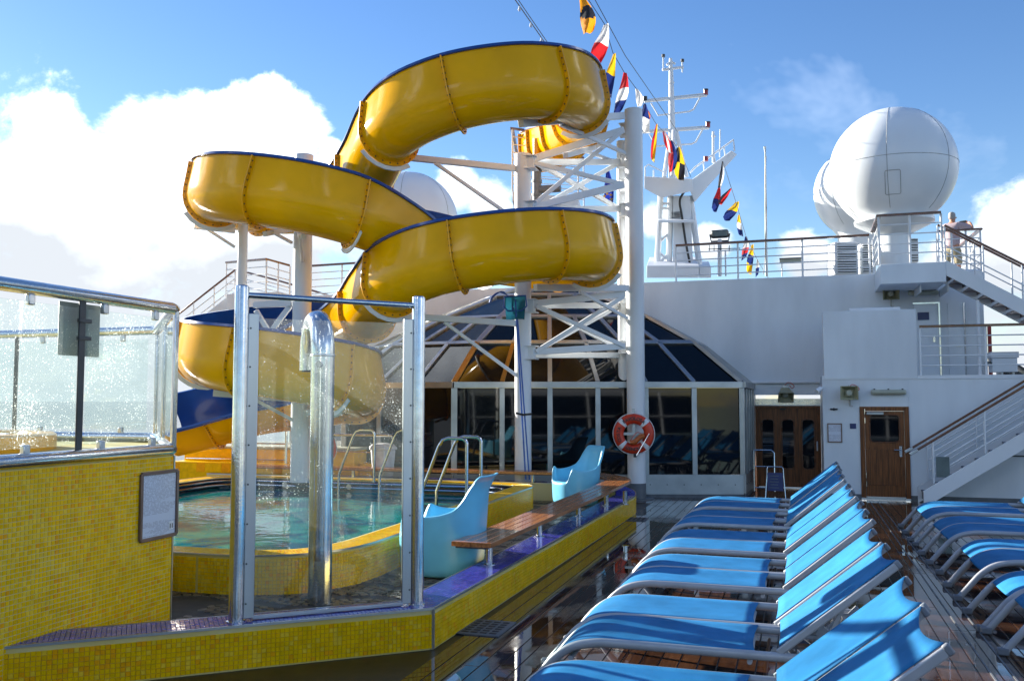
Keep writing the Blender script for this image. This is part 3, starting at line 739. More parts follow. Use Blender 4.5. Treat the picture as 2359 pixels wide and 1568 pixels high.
# floor drains
for i, (u, v, ln, lab) in enumerate([(1120, 1446, .5, 'square floor drain grating under the kerb, nearer one'), (1467, 1196, .42, 'floor drain grating beside the far end of the kerb')]):
    p = az(u, v, 0); g = thing('floor_drain', lab, 'drain', (p.x, p.y, 0))
    MB().box((p.x, p.y, .004), (ln*.75, ln, .010)).build('grate', 'deck_grey', g, bevel=.002)
    b = MB()
    for a in range(4):
        for c in range(6): b.box((p.x-ln*.24+a*ln*.16, p.y-ln*.36+c*ln*.145, .0105), (ln*.11, ln*.06, .004))
    b.build('slot', 'black', g, kind='stuff')

# ------------------------------------------------------------------ deckhouse: walls, doors, upper decks
WY, UY = 18.75, 20.6             # front wall, set-back upper wall
xR = .452
def wall(name, label, parts, loc):
    g = thing(name, label, 'wall', loc)
    for nm, b, m, bv in parts: b.build(nm, m, g, bevel=bv)
    return g
doorx0, doorx1 = ay(1984, 1100, WY).x, ay(2098, 1100, WY).x
doorz = ay(2040, 936, WY).z
b = MB(); b.box2((xR, WY, 0), (doorx0, WY+.12, 2.30)).box2((doorx1, WY, 0), (9.5, WY+.12, 2.30)).box2((doorx0, WY, doorz), (doorx1, WY+.12, 2.30))
b.box2((xR, WY+.12, 0), (xR+.12, 20.7, 2.30))
tr = MB().box2((xR-.004, WY-.008, 0), (doorx0, WY, .10)).box2((doorx1, WY-.008, 0), (9.5, WY, .10))
sm_ = MB().box2((xR-.01, WY-.012, 2.285), (9.5, WY, 2.305))
hl = MB().box2((3.2, WY-.02, .86), (9.5, WY-.002, .885))
wall('deckhouse_wall', 'lower white deckhouse wall with the single wooden door in it', [('wall_panel', b, 'wall_paint', .004), ('skirting', tr, 'deck_grey', .002), ('deck_edge', sm_, 'white_paint', .003), ('rubbing_strip', hl, 'dark_metal', .002)], (4, WY, 0))
g = thing('upper_deck', 'white upper deck slab above the lower deckhouse wall', 'deck', (4, 19.5, 2.3))
MB().box2((xR, WY+.001, 2.306), (9.5, UY, 2.36)).build('slab', 'white_paint', g)
xe = ay(2267, 720, UY).x
ub = MB().box2((-12.5, UY, 2.28), (xe, UY+.15, 4.56)).box2((-12.5, UY+.15, 2.28), (-12.35, 24, 4.56)).box2((xe-.12, UY+.15, 2.3), (xe, 24, 4.56))
lb = MB().box2((-12.5, UY+.15, 0), (-7.9, UY+.3, 2.28))
ud = MB().box2((-12.4, UY+.15, 4.50), (xe-.13, 30, 4.555))
lip = MB()
seam = MB()
for x in (-9.3, -6.9, -3.2, -.6): seam.box((x, UY-.001, 3.5), (.010, .006, 2.0))
ug = wall('upper_wall', 'tall plain white wall above the glass pavilion and double deck', [('wall_panel', ub, 'wall_paint', .02), ('top_deck', ud, 'deck_grey', 0), ('lower_panel', lb, 'wall_paint', .004)], (-1, UY, 2.28))
MB().box2((-1.2, UY-.05, 2.245), (xR+.1, UY+.02, 2.30)).build('deck_edge', 'white_paint', ug, bevel=.015)
hd = MB().box2((-.94, UY+.1, 0), (-.9, UY+.3, 2.28)).box2((-.94, UY+.02, 2.0), (xR+.1, UY+.25, 2.28)); hd.build('recess_wall', 'wall_paint', ug)
bx0, bx1 = ay(1897, 800, WY).x, ay(2112, 800, WY).x
bz = ay(1990, 715, WY).z
g = thing('locker_box', 'big plain white box on the upper deck above the wooden door', 'locker', ((bx0+bx1)/2, 19.1, 2.3))
MB().box2((bx0, WY-.003, 2.308), (bx1, WY+.75, bz)).build('box_body', 'wall_paint', g, bevel=.006)
MB().box2((bx0+.5, WY+.2, bz+.001), (bx1-.25, WY+.9, bz+.07)).build('lid', 'white_paint', g, bevel=.01)
# upper grey door
x0, x1 = ay(2108, 780, UY).x, ay(2163, 780, UY).x; zt = ay(2140, 700, UY).z
g = thing('steel_door', 'pale grey steel door with a dark plate on the upper deck', 'door', ((x0+x1)/2, UY, 2.36))
MB().box2((x0, UY-.03, 2.36), (x1, UY+.01, zt)).build('leaf', 'steel_brushed' if False else 'wall_paint', g, bevel=.004)
fb = MB().box2((x1, UY-.05, 2.36), (x1+.03, UY-.001, zt+.03)).box2((x0-.03, UY-.05, zt), (x1, UY-.001, zt+.03)); fb.build('frame', 'steel', g)
p = ay(2127, 728, UY-.04); MB().box(p, (.22, .01, .16)).build('plate', 'sign_navy', g)
p = ay(2152, 780, UY-.05); MB().box(p, (.04, .03, .14)).build('handle', 'steel', g)
for u, ang in ((2233, 0), (2222, 0)):
    pass
x2 = ay(2221, 780, UY).x
g = thing('wall_hatch', 'pale grey flush locker door at the right end of the upper wall', 'door', (x2, UY, 2.36))
MB().box2((x1+.18, UY-.022, 2.36), (x2, UY+.01, zt)).build('leaf', 'wall_paint', g, bevel=.003)
MB().cyl((x2+.01, UY-.03, 2.4), (x2+.01, UY-.03, zt), .015, 8).build('hinge_bar', 'steel', g)
MB().box((x2-.12, UY-.04, 3.0), (.1, .03, .03)).build('handle', 'steel', g)
# landing of the upper stair
LY = 19.2
lx0, lx1 = ay(2028, 640, LY).x, ay(2180, 640, LY).x
lz0, lz1 = ay(2100, 652, LY).z, ay(2100, 606, LY).z
g = thing('stair_landing', 'white boxed landing projecting from the wall at the head of the upper stair', 'landing', ((lx0+lx1)/2, 19.4, lz0))
MB().box2((lx0, LY, lz0), (lx1, UY-.002, lz1)).build('box_body', 'wall_paint', g, bevel=.01)
for x in (lx0+.75, lx0+1.25): MB().box2((x, LY+.35, lz0-.14), (x+.03, UY-.01, lz0-.001)).build('rib', 'white_paint', g)
g = thing('side_landing', 'white raised platform edge under the man at the rail', 'landing', (ay(2230, 640, 22.3).x, 22.3, 4.3))
MB().box2((ay(2196, 640, 22.3).x, 22.3, 4.2), (ay(2266, 640, 22.3).x, 25, ay(2230, 620, 22.3).z)).build('box_body', 'wall_paint', g, bevel=.01)

# doors
def rounded_rect(cx, cz, hx, hz, r, y, n=5):
    P = []
    for sx, sz, a0 in ((1, 1, 0), (-1, 1, 90), (-1, -1, 180), (1, -1, 270)):
        for i in range(n+1):
            a = radians(a0+90*i/n); P.append(V((cx+sx*(hx-r)+r*cos(a), y, cz+sz*(hz-r)+r*sin(a))))
    return P
def plate_with_hole(x0, x1, z0, z1, hole, y, t):   # board with a rounded opening
    b = MB(); n = len(hole); per = []
    for p in hole:
        dx, dz = p.x-(x0+x1)/2, p.z-(z0+z1)/2
        c = V(((hole[0].x*0+sum(q.x for q in hole)/n), y, sum(q.z for q in hole)/n))
        d = p-c; k = min(((x1-c.x)/d.x if d.x > 0 else (x0-c.x)/d.x) if abs(d.x) > 1e-6 else 1e9, ((z1-c.z)/d.z if d.z > 0 else (z0-c.z)/d.z) if abs(d.z) > 1e-6 else 1e9)
        per.append(V((c.x+d.x*k, y, c.z+d.z*k)))
    # make sure the corners are reached
    for cx_, cz_ in ((x0, z0), (x1, z0), (x1, z1), (x0, z1)):
        j = min(range(n), key=lambda i: (per[i]-V((cx_, y, cz_))).length); per[j] = V((cx_, y, cz_))
    tv = V((0, t, 0))
    vs = hole+per+[p+tv for p in hole]+[p+tv for p in per]
    fs = [(i, (i+1) % n, n+(i+1) % n, n+i) for i in range(n)]+[(2*n+i, 3*n+i, 3*n+(i+1) % n, 2*n+(i+1) % n) for i in range(n)]+[(i, 2*n+i, 2*n+(i+1) % n, (i+1) % n) for i in range(n)]+[(n+i, n+(i+1) % n, 3*n+(i+1) % n, 3*n+i) for i in range(n)]
    b.add(vs, fs); b.smooth = False; return b
def door_leaf(par, x0, x1, z0, z1, y, wx, wz0, wz1, wr, kick=True):
    cx = (x0+x1)/2; hole = rounded_rect(cx, (wz0+wz1)/2, wx, (wz1-wz0)/2, wr, y)
    zmid = wz0-.14 if kick else z0
    lf = plate_with_hole(x0, x1, zmid, z1, hole, y, .045).build('leaf', 'wood_door', par)
    rim = [V((p.x, y-.004, p.z)) for p in hole]
    MB().tube(rim, .012, 6, closed=True).build('window_rim', 'wood_rail', lf)
    MB().slab([V((p.x, y+.02, p.z)) for p in hole], (0, .008, 0)).build('window_pane', 'glass_dark', lf)
    if kick:
        MB().box2((x0+.02, y+.02, z0+.1), (x1-.02, y+.043, zmid)).build('backing', 'caulk', lf)
        npn = max(3, int((x1-x0-.2)/.09)); wv = (x1-x0-.16)/npn
        for i in range(npn):
            MB().box2((x0+.08+i*wv+.003, y+.006, z0+.22), (x0+.08+(i+1)*wv-.003, y+.021, zmid-.002)).build('panel_board', 'wood_door', lf)
        MB().box2((x0, y, z0), (x1, y+.045, z0+.216)).build('bottom_rail', 'wood_door', lf, bevel=.003)
        for a, c in ((x0, x0+.078), (x1-.078, x1)): MB().box2((a, y, z0+.217), (c, y+.045, zmid-.001)).build('stile', 'wood_door', lf, bevel=.003)
    return lf
dg = thing('wooden_door', 'varnished wooden door with a square rounded window in the white wall', 'door', ((doorx0+doorx1)/2, WY, 0))
jb = MB().box2((doorx0+.002, WY-.03, .04), (doorx0+.085, WY+.1, doorz-.002)).box2((doorx1-.085, WY-.03, .04), (doorx1-.002, WY+.1, doorz-.002)).box2((doorx0+.087, WY-.03, doorz-.085), (doorx1-.087, WY+.1, doorz-.002))
jb.build('frame', 'wood_door', dg, bevel=.005)
wz1_, wz0_ = ay(2040, 955, WY).z, ay(2040, 1018, WY).z
door_leaf(dg, doorx0+.09, doorx1-.09, .06, doorz-.09, WY+.0, (ay(2076, 1000, WY).x-ay(2008, 1000, WY).x)/2, wz0_, wz1_, .07)
MB().box2((doorx0+.09, WY-.02, .015), (doorx1-.09, WY+.08, .055)).build('threshold', 'steel_brushed', dg)
hx = doorx1-.16
MB().box((hx, WY-.008, .92), (.05, .012, .20)).build('lock_plate', 'steel', dg, bevel=.003)
MB().tube([(hx, WY-.01, .95), (hx, WY-.05, .95), (hx-.12, WY-.05, .95)], .011, 8).build('handle', 'steel', dg)
for z in (.25, .42, 1.45, 1.62): MB().cyl((doorx0+.088, WY-.035, z), (doorx0+.088, WY-.035, z+.10), .010, 8).build('hinge', 'steel', dg)
MB().box((doorx0+.27, WY-.05, doorz-.13), (.30, .045, .05)).build('door_closer', 'aluminium', dg, bevel=.004)
MB().box((doorx0+.10, WY-.008, .3), (.004, .01, .1)).build('trim', 'steel', dg)
# triple door in the recess
DY = UY+.03
tx0 = -.90; tx1 = xR-.004; tz = ay(1815, 940, DY).z
tg = thing('triple_door', 'three leaved wooden door with tall rounded windows in the recess', 'door', ((tx0+tx1)/2, DY, 0))
jb = MB().box2((tx0, DY-.03, tz-.0), (tx1, DY+.12, tz+.07)).box2((tx0, DY-.03, 0), (tx0+.05, DY+.12, tz-.001)).box2((tx1-.05, DY-.03, 0), (tx1, DY+.12, tz-.001)); jb.build('frame', 'wood_door', tg, bevel=.004)
MB().box2((tx0+.05, DY+.10, .02), (tx1-.05, DY+.13, tz)).build('shade_sheet', 'black', tg)  # black sheet painting the darkness of the room behind the leaves
lw_ = (tx1-tx0-.10)/3
for i in range(3):
    a = tx0+.05+i*lw_; door_leaf(tg, a+.003, a+lw_-.003, .03, tz-.004, DY+.01, .125, .42, tz-.24, .07, kick=False)
    MB().box2((a+.006, DY+.002, .03), (a+lw_-.006, DY+.03, .12)).build('kick_plate', 'wood_door', tg)
p = ay(1893, 1045, DY-.05); MB().tube([(tx1-.08, DY, 1.0), (tx1-.08, DY-.07, 1.0), (tx1-.08, DY-.07, .82), (tx1-.08, DY, .82)], .014, 8).build('handle', 'white_paint', tg)
z1 = ay(1815, 918, DY).z; z2 = ay(1815, 934, DY).z
tp = thing('transom_panel', 'mirror steel transom strip above the triple door', 'panel', ((tx0+tx1)/2, DY-.03, z2))
MB().box2((tx0, DY-.045, z2), (tx1, DY-.01, z1)).build('strip', 'steel', tp)
MB().box2((tx0, DY-.055, tz+.072), (tx1, DY-.008, z2-.002)).build('header', 'aluminium', tp)
MB().box(ay(1803, 942, DY-.06), (.12, .03, .03)).build('sensor', 'black', tp)

# loudspeakers, wall lamps, small fittings
def horn(p, ry, label, down=0):
    g = thing('loudspeaker', label, 'loudspeaker', p, 'beige horn loudspeakers'); g.rotation_euler = (0, 0, ry)
    R = Matrix.Rotation(down, 3, 'X')
    b = MB()
    def rect(hx, hz, y): return [R @ V((sx*hx, y, sz*hz)) for sx, sz in ((-1, -1), (1, -1), (1, 1), (-1, 1))]
    rings = [rect(.09, .08, -.02), rect(.10, .09, -.10), rect(.155, .125, -.26), rect(.165, .135, -.27), rect(.150, .12, -.272), rect(.11, .09, -.20), rect(.08, .07, -.12)]
    for r in rings: b.v += r
    for i in range(len(rings)-1):
        for j in range(4): b.f.append([i*4+j, i*4+(j+1) % 4, (i+1)*4+(j+1) % 4, (i+1)*4+j]); b.m.append(0)
    b.f.append([0, 1, 2, 3]); b.m.append(0); b.f.append([24, 25, 26, 27]); b.m.append(0)
    o = b.build('horn', 'horn_beige', g, bevel=.006); o.location = (0, 0, 0)
    for v_ in o.data.vertices: v_.co += g.location
    c = MB().lathe([(.0, .0), (.05, .0), (.062, .05), (.05, .075), (.02, .08)], (0, 0, 0), 18)
    c.v = [R @ V((p_.x, -.13-p_.z, p_.y)) for p_ in c.v]; o2 = c.build('driver_cone', 'lamp_beige', g)
    for v_ in o2.data.vertices: v_.co += g.location
    br = MB().tube([(.02, .0, .02), (.02, .0, -.25), (.06, -.03, -.25)], .012, 6).tube([(.0, 0, .14), (0, -.10, .14)], .012, 6).box((0, .0, 0), (.1, .02, .2)); o3 = br.build('bracket', 'aluminium', g)
    cb = MB().tube(spline([(.0, -.06, .10), (.06, -.07, .16), (.15, -.06, .13), (.19, -.04, .07), (.14, -.04, .04), (.1, -.02, .1)], 5), .007, 6); o4 = cb.build('red_cable', 'red_cord', g)
    for q in (o3, o4):
        for v_ in q.data.vertices: v_.co += g.location
    return g
horn(ay(1955, 905, WY-.01), 0, 'beige square horn loudspeaker left of the wooden door')
horn(ay(1808, 898, UY-.03), radians(6), 'beige horn loudspeaker tilted down above the triple door', radians(38))
horn(ay(2050, 679, UY-.01), 0, 'beige horn loudspeaker high under the stair landing')
def tube_lamp(p, ln, label):
    g = thing('wall_lamp', label, 'lamp', p, 'long beige bulkhead lamps')
    P = V(p); MB().tube([P+V((-ln/2, -.06, 0)), P+V((-ln/2+.02, -.06, 0)), P+V((ln/2-.02, -.06, 0)), P+V((ln/2, -.06, 0))], .05, 14, rs=[.035, .05, .05, .035]).build('diffuser', 'lamp_beige', g)
    MB().box(P+V((0, -.025, .02)), (ln*.92, .05, .06)).build('housing', 'horn_beige', g, bevel=.005)
    for k in (-.4, 0, .4): MB().box(P+V((k*ln, -.05, .055)), (.03, .05, .025)).build('clip', 'dark_metal', g)
tube_lamp(ay(2046, 903, WY), .62, 'long beige bulkhead lamp above the wooden door')
tube_lamp(ay(2126, 675, UY), .58, 'long beige bulkhead lamp under the stair landing')
g = thing('security_camera', 'small white camera on a bracket by the recess corner', 'camera', (xR, WY+.2, 2.1))
p = ay(1887, 898, WY-.05)
MB().tube([p+V((.03, .3, .08)), p+V((.1, .1, .07)), p+V((.04, 0, .02))], .014, 8).build('bracket', 'white_paint', g)
MB().tube([p+V((.03, -.02, .03)), p+V((-.05, -.10, -.03))], .045, 14).build('camera_body', 'white_paint', g)
def wall_plate(name, label, cat, u0, v0, u1, v1, y, m, fm=None):
    a, b_ = ay(u0, v1, y), ay(u1, v0, y); g = thing(name, label, cat, ((a.x+b_.x)/2, y, a.z))
    MB().box2((a.x, y-.012, a.z), (b_.x, y-.002, b_.z)).build('sheet', m, g)
    if fm:
        f = MB(); t = .02
        f.box2((a.x-t, y-.02, a.z-t), (a.x, y-.002, b_.z+t)).box2((b_.x, y-.02, a.z-t), (b_.x+t, y-.002, b_.z+t)).box2((a.x, y-.02, a.z-t), (b_.x, y-.002, a.z)).box2((a.x, y-.02, b_.z), (b_.x, y-.002, b_.z+t)); f.build('frame', fm, g)
    return g
wall_plate('framed_notice', 'framed paper notice on the white wall between recess and wooden door', 'notice', 1909, 977, 1937, 1016, WY, 'printed_notice', 'frame_bronze')
wall_plate('wall_sign', 'small dark square plate on the wall left of the wooden door', 'sign', 1958, 975, 1972, 987, WY, 'sign_navy')
g = thing('wall_cleat', 'small dark bracket on the white wall above the framed notice', 'bracket', ay(1912, 942, WY))
p = ay(1912, 942, WY); MB().tube([p+V((0, -.02, 0)), p+V((.14, -.03, 0))], .016, 8).build('bar', 'dark_metal', g); MB().box(p+V((.07, -.01, 0)), (.03, .03, .05)).build('base_plate', 'dark_metal', g)
# folding signboard and low hand rail by the recess
p = az(1787, 1152, 0)
g = thing('sign_stand', 'small navy signboard on a wire stand in front of the triple door', 'sign', p)
wv = .30
for s_ in (-1, 1):
    MB().tube([p+V((s_*wv*.62, -.1, 0)), p+V((s_*wv*.5, 0, .48)), p+V((s_*wv*.48, 0, .60)), p+V((s_*wv*.40, 0, .63)), p+V((0, 0, .63))], .010, 8).build('leg', 'steel', g)
    MB().tube([p+V((s_*wv*.6, .28, 0)), p+V((s_*wv*.46, .01, .55))], .010, 8).build('leg', 'steel', g)
MB().slab([p+V((-wv*.5, -.025, .18)), p+V((wv*.5, -.025, .18)), p+V((wv*.48, -.012, .52)), p+V((-wv*.48, -.012, .52))], (0, .012, 0)).build('board', 'sign_navy', g)
b = MB()
for k in range(5): b.box(p+V((-.02, -.024+.0025*k, .24+.055*k)), (.17-.03*(k % 2), .002, .010))
b.build('print_line', 'grey_plate', g, kind='stuff')
a = ay(1736, 1036, 19.3); c = ay(1783, 1036, 19.3)
g = thing('low_handrail', 'low steel hand rail frame beside the glass pavilion end', 'handrail', (a.x, 19.3, 0))
z = a.z
MB().tube([V((a.x, 19.3, z)), V((c.x-.05, 19.3, z)), V((c.x, 19.3, z-.05)), V((c.x, 19.3, .05)), ], .016, 8).build('rail_tube', 'steel', g)
MB().tube([V((a.x, 19.3, z-.33)), V((c.x, 19.3, z-.33))], .011, 8).build('bar', 'steel', g)
MB().tube([V((a.x, 19.3, .05)), V((a.x, 19.3, z))], .014, 8).build('post', 'steel', g)
MB().tube([V((a.x, 19.3, .12)), V((c.x, 19.3, .12))], .011, 8).build('bar', 'steel', g)

# ------------------------------------------------------------------ railings and stairs
def railing(label, top, h, nb, posts, wood=True, group='white railings on the upper decks', name='railing', r=.013, diag=False):
    """top: points of the hand rail; h: its height; posts: fractions per segment"""
    g = thing(name, label, 'railing', V(top[0])-V((0, 0, h)), group)
    T = [V(p) for p in top]
    if wood: MB().sweep([(p.x, p.y, p.z) for p in T], [(-.045, -.02), (.045, -.02), (.045, .018), (.03, .028), (-.03, .028), (-.045, .018)]).build('handrail', 'wood_rail', g)
    else: MB().tube(T, .022, 8).build('handrail', 'white_paint', g)
    for k in range(nb):
        z = -h*(k+1)/(nb+1)
        MB().tube([p+V((0, 0, z)) for p in T], r, 8).build('bar', 'white_paint', g)
    seg = [(T[i], T[i+1]) for i in range(len(T)-1)]
    for i, (a, c) in enumerate(seg):
        n = posts[i]
        for j in range(n+1):
            if i and j == 0: continue
            p = a.lerp(c, j/n) if n else a
            MB().tube([p+V((0, 0, -h)), p+V((0, 0, -.02))], .022, 8).build('post', 'white_paint', g)
    return g
rz = ay(1487, 566, UY+.2).z
ra = ay(1487, 567, UY+.2); rb = ay(2008, 545, UY+.2)
railing('long white railing with dark wooden hand rail along the top of the big white wall', [(-2.6, UY+.2, 5.40), (rb.x-.05, UY+.2, 5.42)], .86, 4, [3])
a = ay(2010, 543, LY+2.1); b_ = ay(2030, 512, LY+.1); c = ay(2178, 504, LY+.1)
zr = lz1+.98
railing('white railing with wooden hand rail stepping up round the stair landing', [(lx0, UY+.15, zr-.05), (lx0, LY+.08, zr), (lx1-.05, LY+.08, zr)], .96, 4, [1, 2])
pr0 = V((lx1-.1, LY+.08, lz1))
# upper stair, descending to the right
def stair(label, p, q, width, n, name, treadm, closed=False, rail=1, sh=.30):
    """p: foot (front stringer), q: head; width goes aft->forward along +y"""
    p = V(p); q = V(q); g = thing(name, label, 'stairs', p)
    t = (q-p); run = V((t.x, t.y, 0)); 
    dz = V((0, 0, sh))
    for k, y in ((0, 0), (1, width)):
        MB().slab([p+V((0, y, -sh*.35)), q+V((0, y, -sh*.35)), q+V((0, y, sh*.65)), p+V((0, y, sh*.65))], (0, .03 if k == 0 else -.03, 0)).build('stringer', 'white_paint', g, bevel=.004)
    for i in range(n):
        f = (i+.75)/n; c = p+t*f
        MB().box(c+V((0, width/2, .02)), (abs(t.x)/n*1.06, width-.066, .03)).build('tread', treadm, g, bevel=.004)
        if closed: MB().box(c+V((copysign(abs(t.x)/n*.5, -t.x) if False else (-copysign(1, t.x)*abs(t.x)/n*.42), width/2, -t.z/n*.5+.0)), (.012, width-.068, t.z/n-.035)).build('riser', 'caulk', g)
        else: MB().box(c+V((abs(t.x)/n*.45, width/2, -.03)), (.02, width-.07, .07)).build('nosing', 'wood_rail', g)
    return g
def stair_rail(label, p, q, h, nb, nposts, ext, name='stair_railing', grp='stair railings with wooden hand rails'):
    p = V(p); q = V(q); g = thing(name, label, 'railing', p, grp)
    d = (q-p).normalized(); up = V((0, 0, 1))
    a = p+up*h-d*ext; c = q+up*h+d*.0
    MB().beam(a, c, .045, .042).build('handrail', 'wood_rail', g, bevel=.010)
    MB().beam(a-d*.16, a-d*.002, .06, .055).build('end_cap', 'steel_brushed', g, bevel=.008)
    for k in range(nb):
        z = h*(k+1)/(nb+1)
        MB().tube([p+up*z, q+up*z], .013, 8).build('bar', 'white_paint', g)
    for j in range(nposts+1):
        e = p.lerp(q, j/nposts); MB().tube([e+up*.05, e+up*(h-.02)], .018, 8).build('post', 'white_paint', g)
    return g
SY = 17.75
p = ay(2128, 1150, SY); foot = V((p.x, SY, .09)); slope = .655
head = foot+V((3.45, 0, 3.45*slope))
stair('lower white stair with dark treads climbing right from the deck beside the wooden door', foot, head, .85, 15, 'deck_stair', 'shoe_grey', True)
stair_rail('nearer sloping railing of the lower stair, in front of the treads', foot+V((.18, .05, .28)), head+V((.1, .05, .2)), .80, 3, 4, .30)
stair_rail('farther sloping railing of the lower stair, against the white wall', foot+V((.18, .80, .28)), head+V((.1, .80, .2)), .80, 3, 4, .30)
g = thing('notice_plate', 'grey plate tied to the foot of the lower stair railing', 'sign', foot+V((.3, .06, .4)))
MB().box(foot+V((.33, .03, .62)), (.22, .01, .36)).build('plate', 'grey_plate', g, bevel=.004)
h2 = V((lx1, LY, lz1-.16)); f2 = V((lx1+3.3, LY, lz1-.16-3.3*.62))
stair('upper white open stair with brown treads running down right from the landing', f2, h2, .95, 13, 'upper_stair', 'wood_rail', False)
stair_rail('nearer sloping railing of the upper stair with a dark wooden hand rail', f2+V((0, .05, .1)), h2+V((0, .05, .1)), .78, 1, 5, 0)
stair_rail('farther sloping railing of the upper stair, ending under the standing man', f2+V((0, .92, .1)), h2+V((0, .92, .1)), .95, 1, 5, 0)
g = thing('stair_post', 'thin white post holding up the middle of the upper stair', 'post', ay(2255, 858, LY))
a = ay(2253, 720, LY+.1); MB().cyl((a.x, LY+.1, 2.36), (a.x, LY+.1, ay(2253, 690, LY).z), .03, 12).build('post', 'white_paint', g); MB().cyl((a.x, LY+.1, 2.36), (a.x, LY+.1, 2.375), .07, 12).build('base_flange', 'white_paint', g)
# upper deck railing
a = ay(2118, 762, WY+.08)
railing('white railing with dark hand rail on the upper deck right of the white box', [(a.x, WY+.08, 3.28), (a.x+4.5, WY+.08, 3.28)], .92, 4, [4])
g = thing('deck_bollard', 'dark red twin posts beside the upper deck railing', 'post', ay(2275, 850, 21.5))
for u in (2271, 2282):
    a = ay(u, 850, 21.5); MB().box2((a.x-.035, 21.47, 2.3), (a.x+.035, 21.53, ay(u, 750, 21.5).z)).build('post', 'red_lamp', g)
# side landing rail round the man
y0 = 22.4
a, c = ay(2158, 533, y0), ay(2258, 531, y0)
railing('white railing with wooden hand rail in front of the man in the pink shirt', [(a.x, y0, a.z), (c.x, y0, a.z), (c.x-.05, y0+2.4, a.z)], .96, 4, [3, 2])
# far upper deck furniture beyond the railing on the right
for k in range(3):
    a = ay(2300+26*k, 845, 20.3)
    g = thing('deck_chair', 'dark slatted folded deck chair on the upper deck, %s of the three' % ('leftmost', 'middle one', 'rightmost')[k], 'deck chair', (a.x, 20.3, 2.36), 'dark deck chairs on the upper deck')
    R = Matrix.Rotation(radians(35), 3, 'Y')
    MB().box((a.x, 20.3, 2.50), (.5, .5, .04), R).build('seat', 'dark_metal', g)
    MB().box((a.x+.02, 20.3, 2.42), (.04, .46, .13)).build('frame', 'aluminium', g)
sl_ = ay(2310, 818, 20.2)
g = thing('deck_box', 'low white slatted box on the upper deck far right', 'box', (sl_.x, 20.2, 2.6))
MB().box((sl_.x, 20.2, sl_.z), (.5, .4, .12)).build('lid', 'white_paint', g, bevel=.01); MB().box((sl_.x, 20.2, sl_.z-.2), (.44, .34, .27)).build('box_body', 'wall_paint', g)

# ------------------------------------------------------------------ windbreak across the aft end of the deck (seen mirrored in the panes)
wbk = thing('wind_break', 'tinted glass windbreak with white posts across the aft end of the deck', 'windbreak', (0, -9, 0))
for i in range(13):
    x = -12+i*2.0
    MB().beam((x, -9, 0), (x, -9.5, 2.3), .09, .12).build('post', 'white_paint', wbk)
    if i < 12: MB().slab([(x+.06, -9.04, .15), (x+1.94, -9.04, .15), (x+1.94, -9.44, 2.1), (x+.06, -9.44, 2.1)], (0, -.02, 0)).build('pane', 'glass_dark', wbk)
MB().beam((-12, -9.5, 2.33), (12, -9.5, 2.33), .10, .08).build('top_rail', 'white_paint', wbk)
MB().beam((-12, -9.1, 1.05), (12, -9.1, 1.05), .06, .06).build('mid_rail', 'white_paint', wbk)

# ------------------------------------------------------------------ glass pavilion (faceted dome)
SZ, TZ = .44, 2.24
Bv = [V((-10.6, 20.55, 0)), V((-10.4, 18.6, 0)), az(793, 1082, SZ)*1, None, None, None]
Bv[2].z = 0
Bv[3] = ay(1046, 1090, 16.85); Bv[4] = ay(1712, 1090, 18.45); Bv[5] = ay(1735, 1100, 20.55)
for q in Bv: q.z = 0
dome = thing('glass_pavilion', 'faceted dark glass pavilion with metal mullions and a sloping glass roof behind the pool', 'pavilion', (-5.5, 17.0, 0))
apex = V((ay(1265, 641, 20.3).x, 20.3, 4.72))
div = [2, 2, 3, 6, 4]
def ringpt(p, k): return V((p.x+(apex.x-p.x)*k, p.y+(apex.y-p.y)*k, 0))
rk = [(0, TZ), (.215, 3.06), (.45, 3.66), (.72, 4.22), (1, 4.72)]
pcl = MB(); strip = MB()
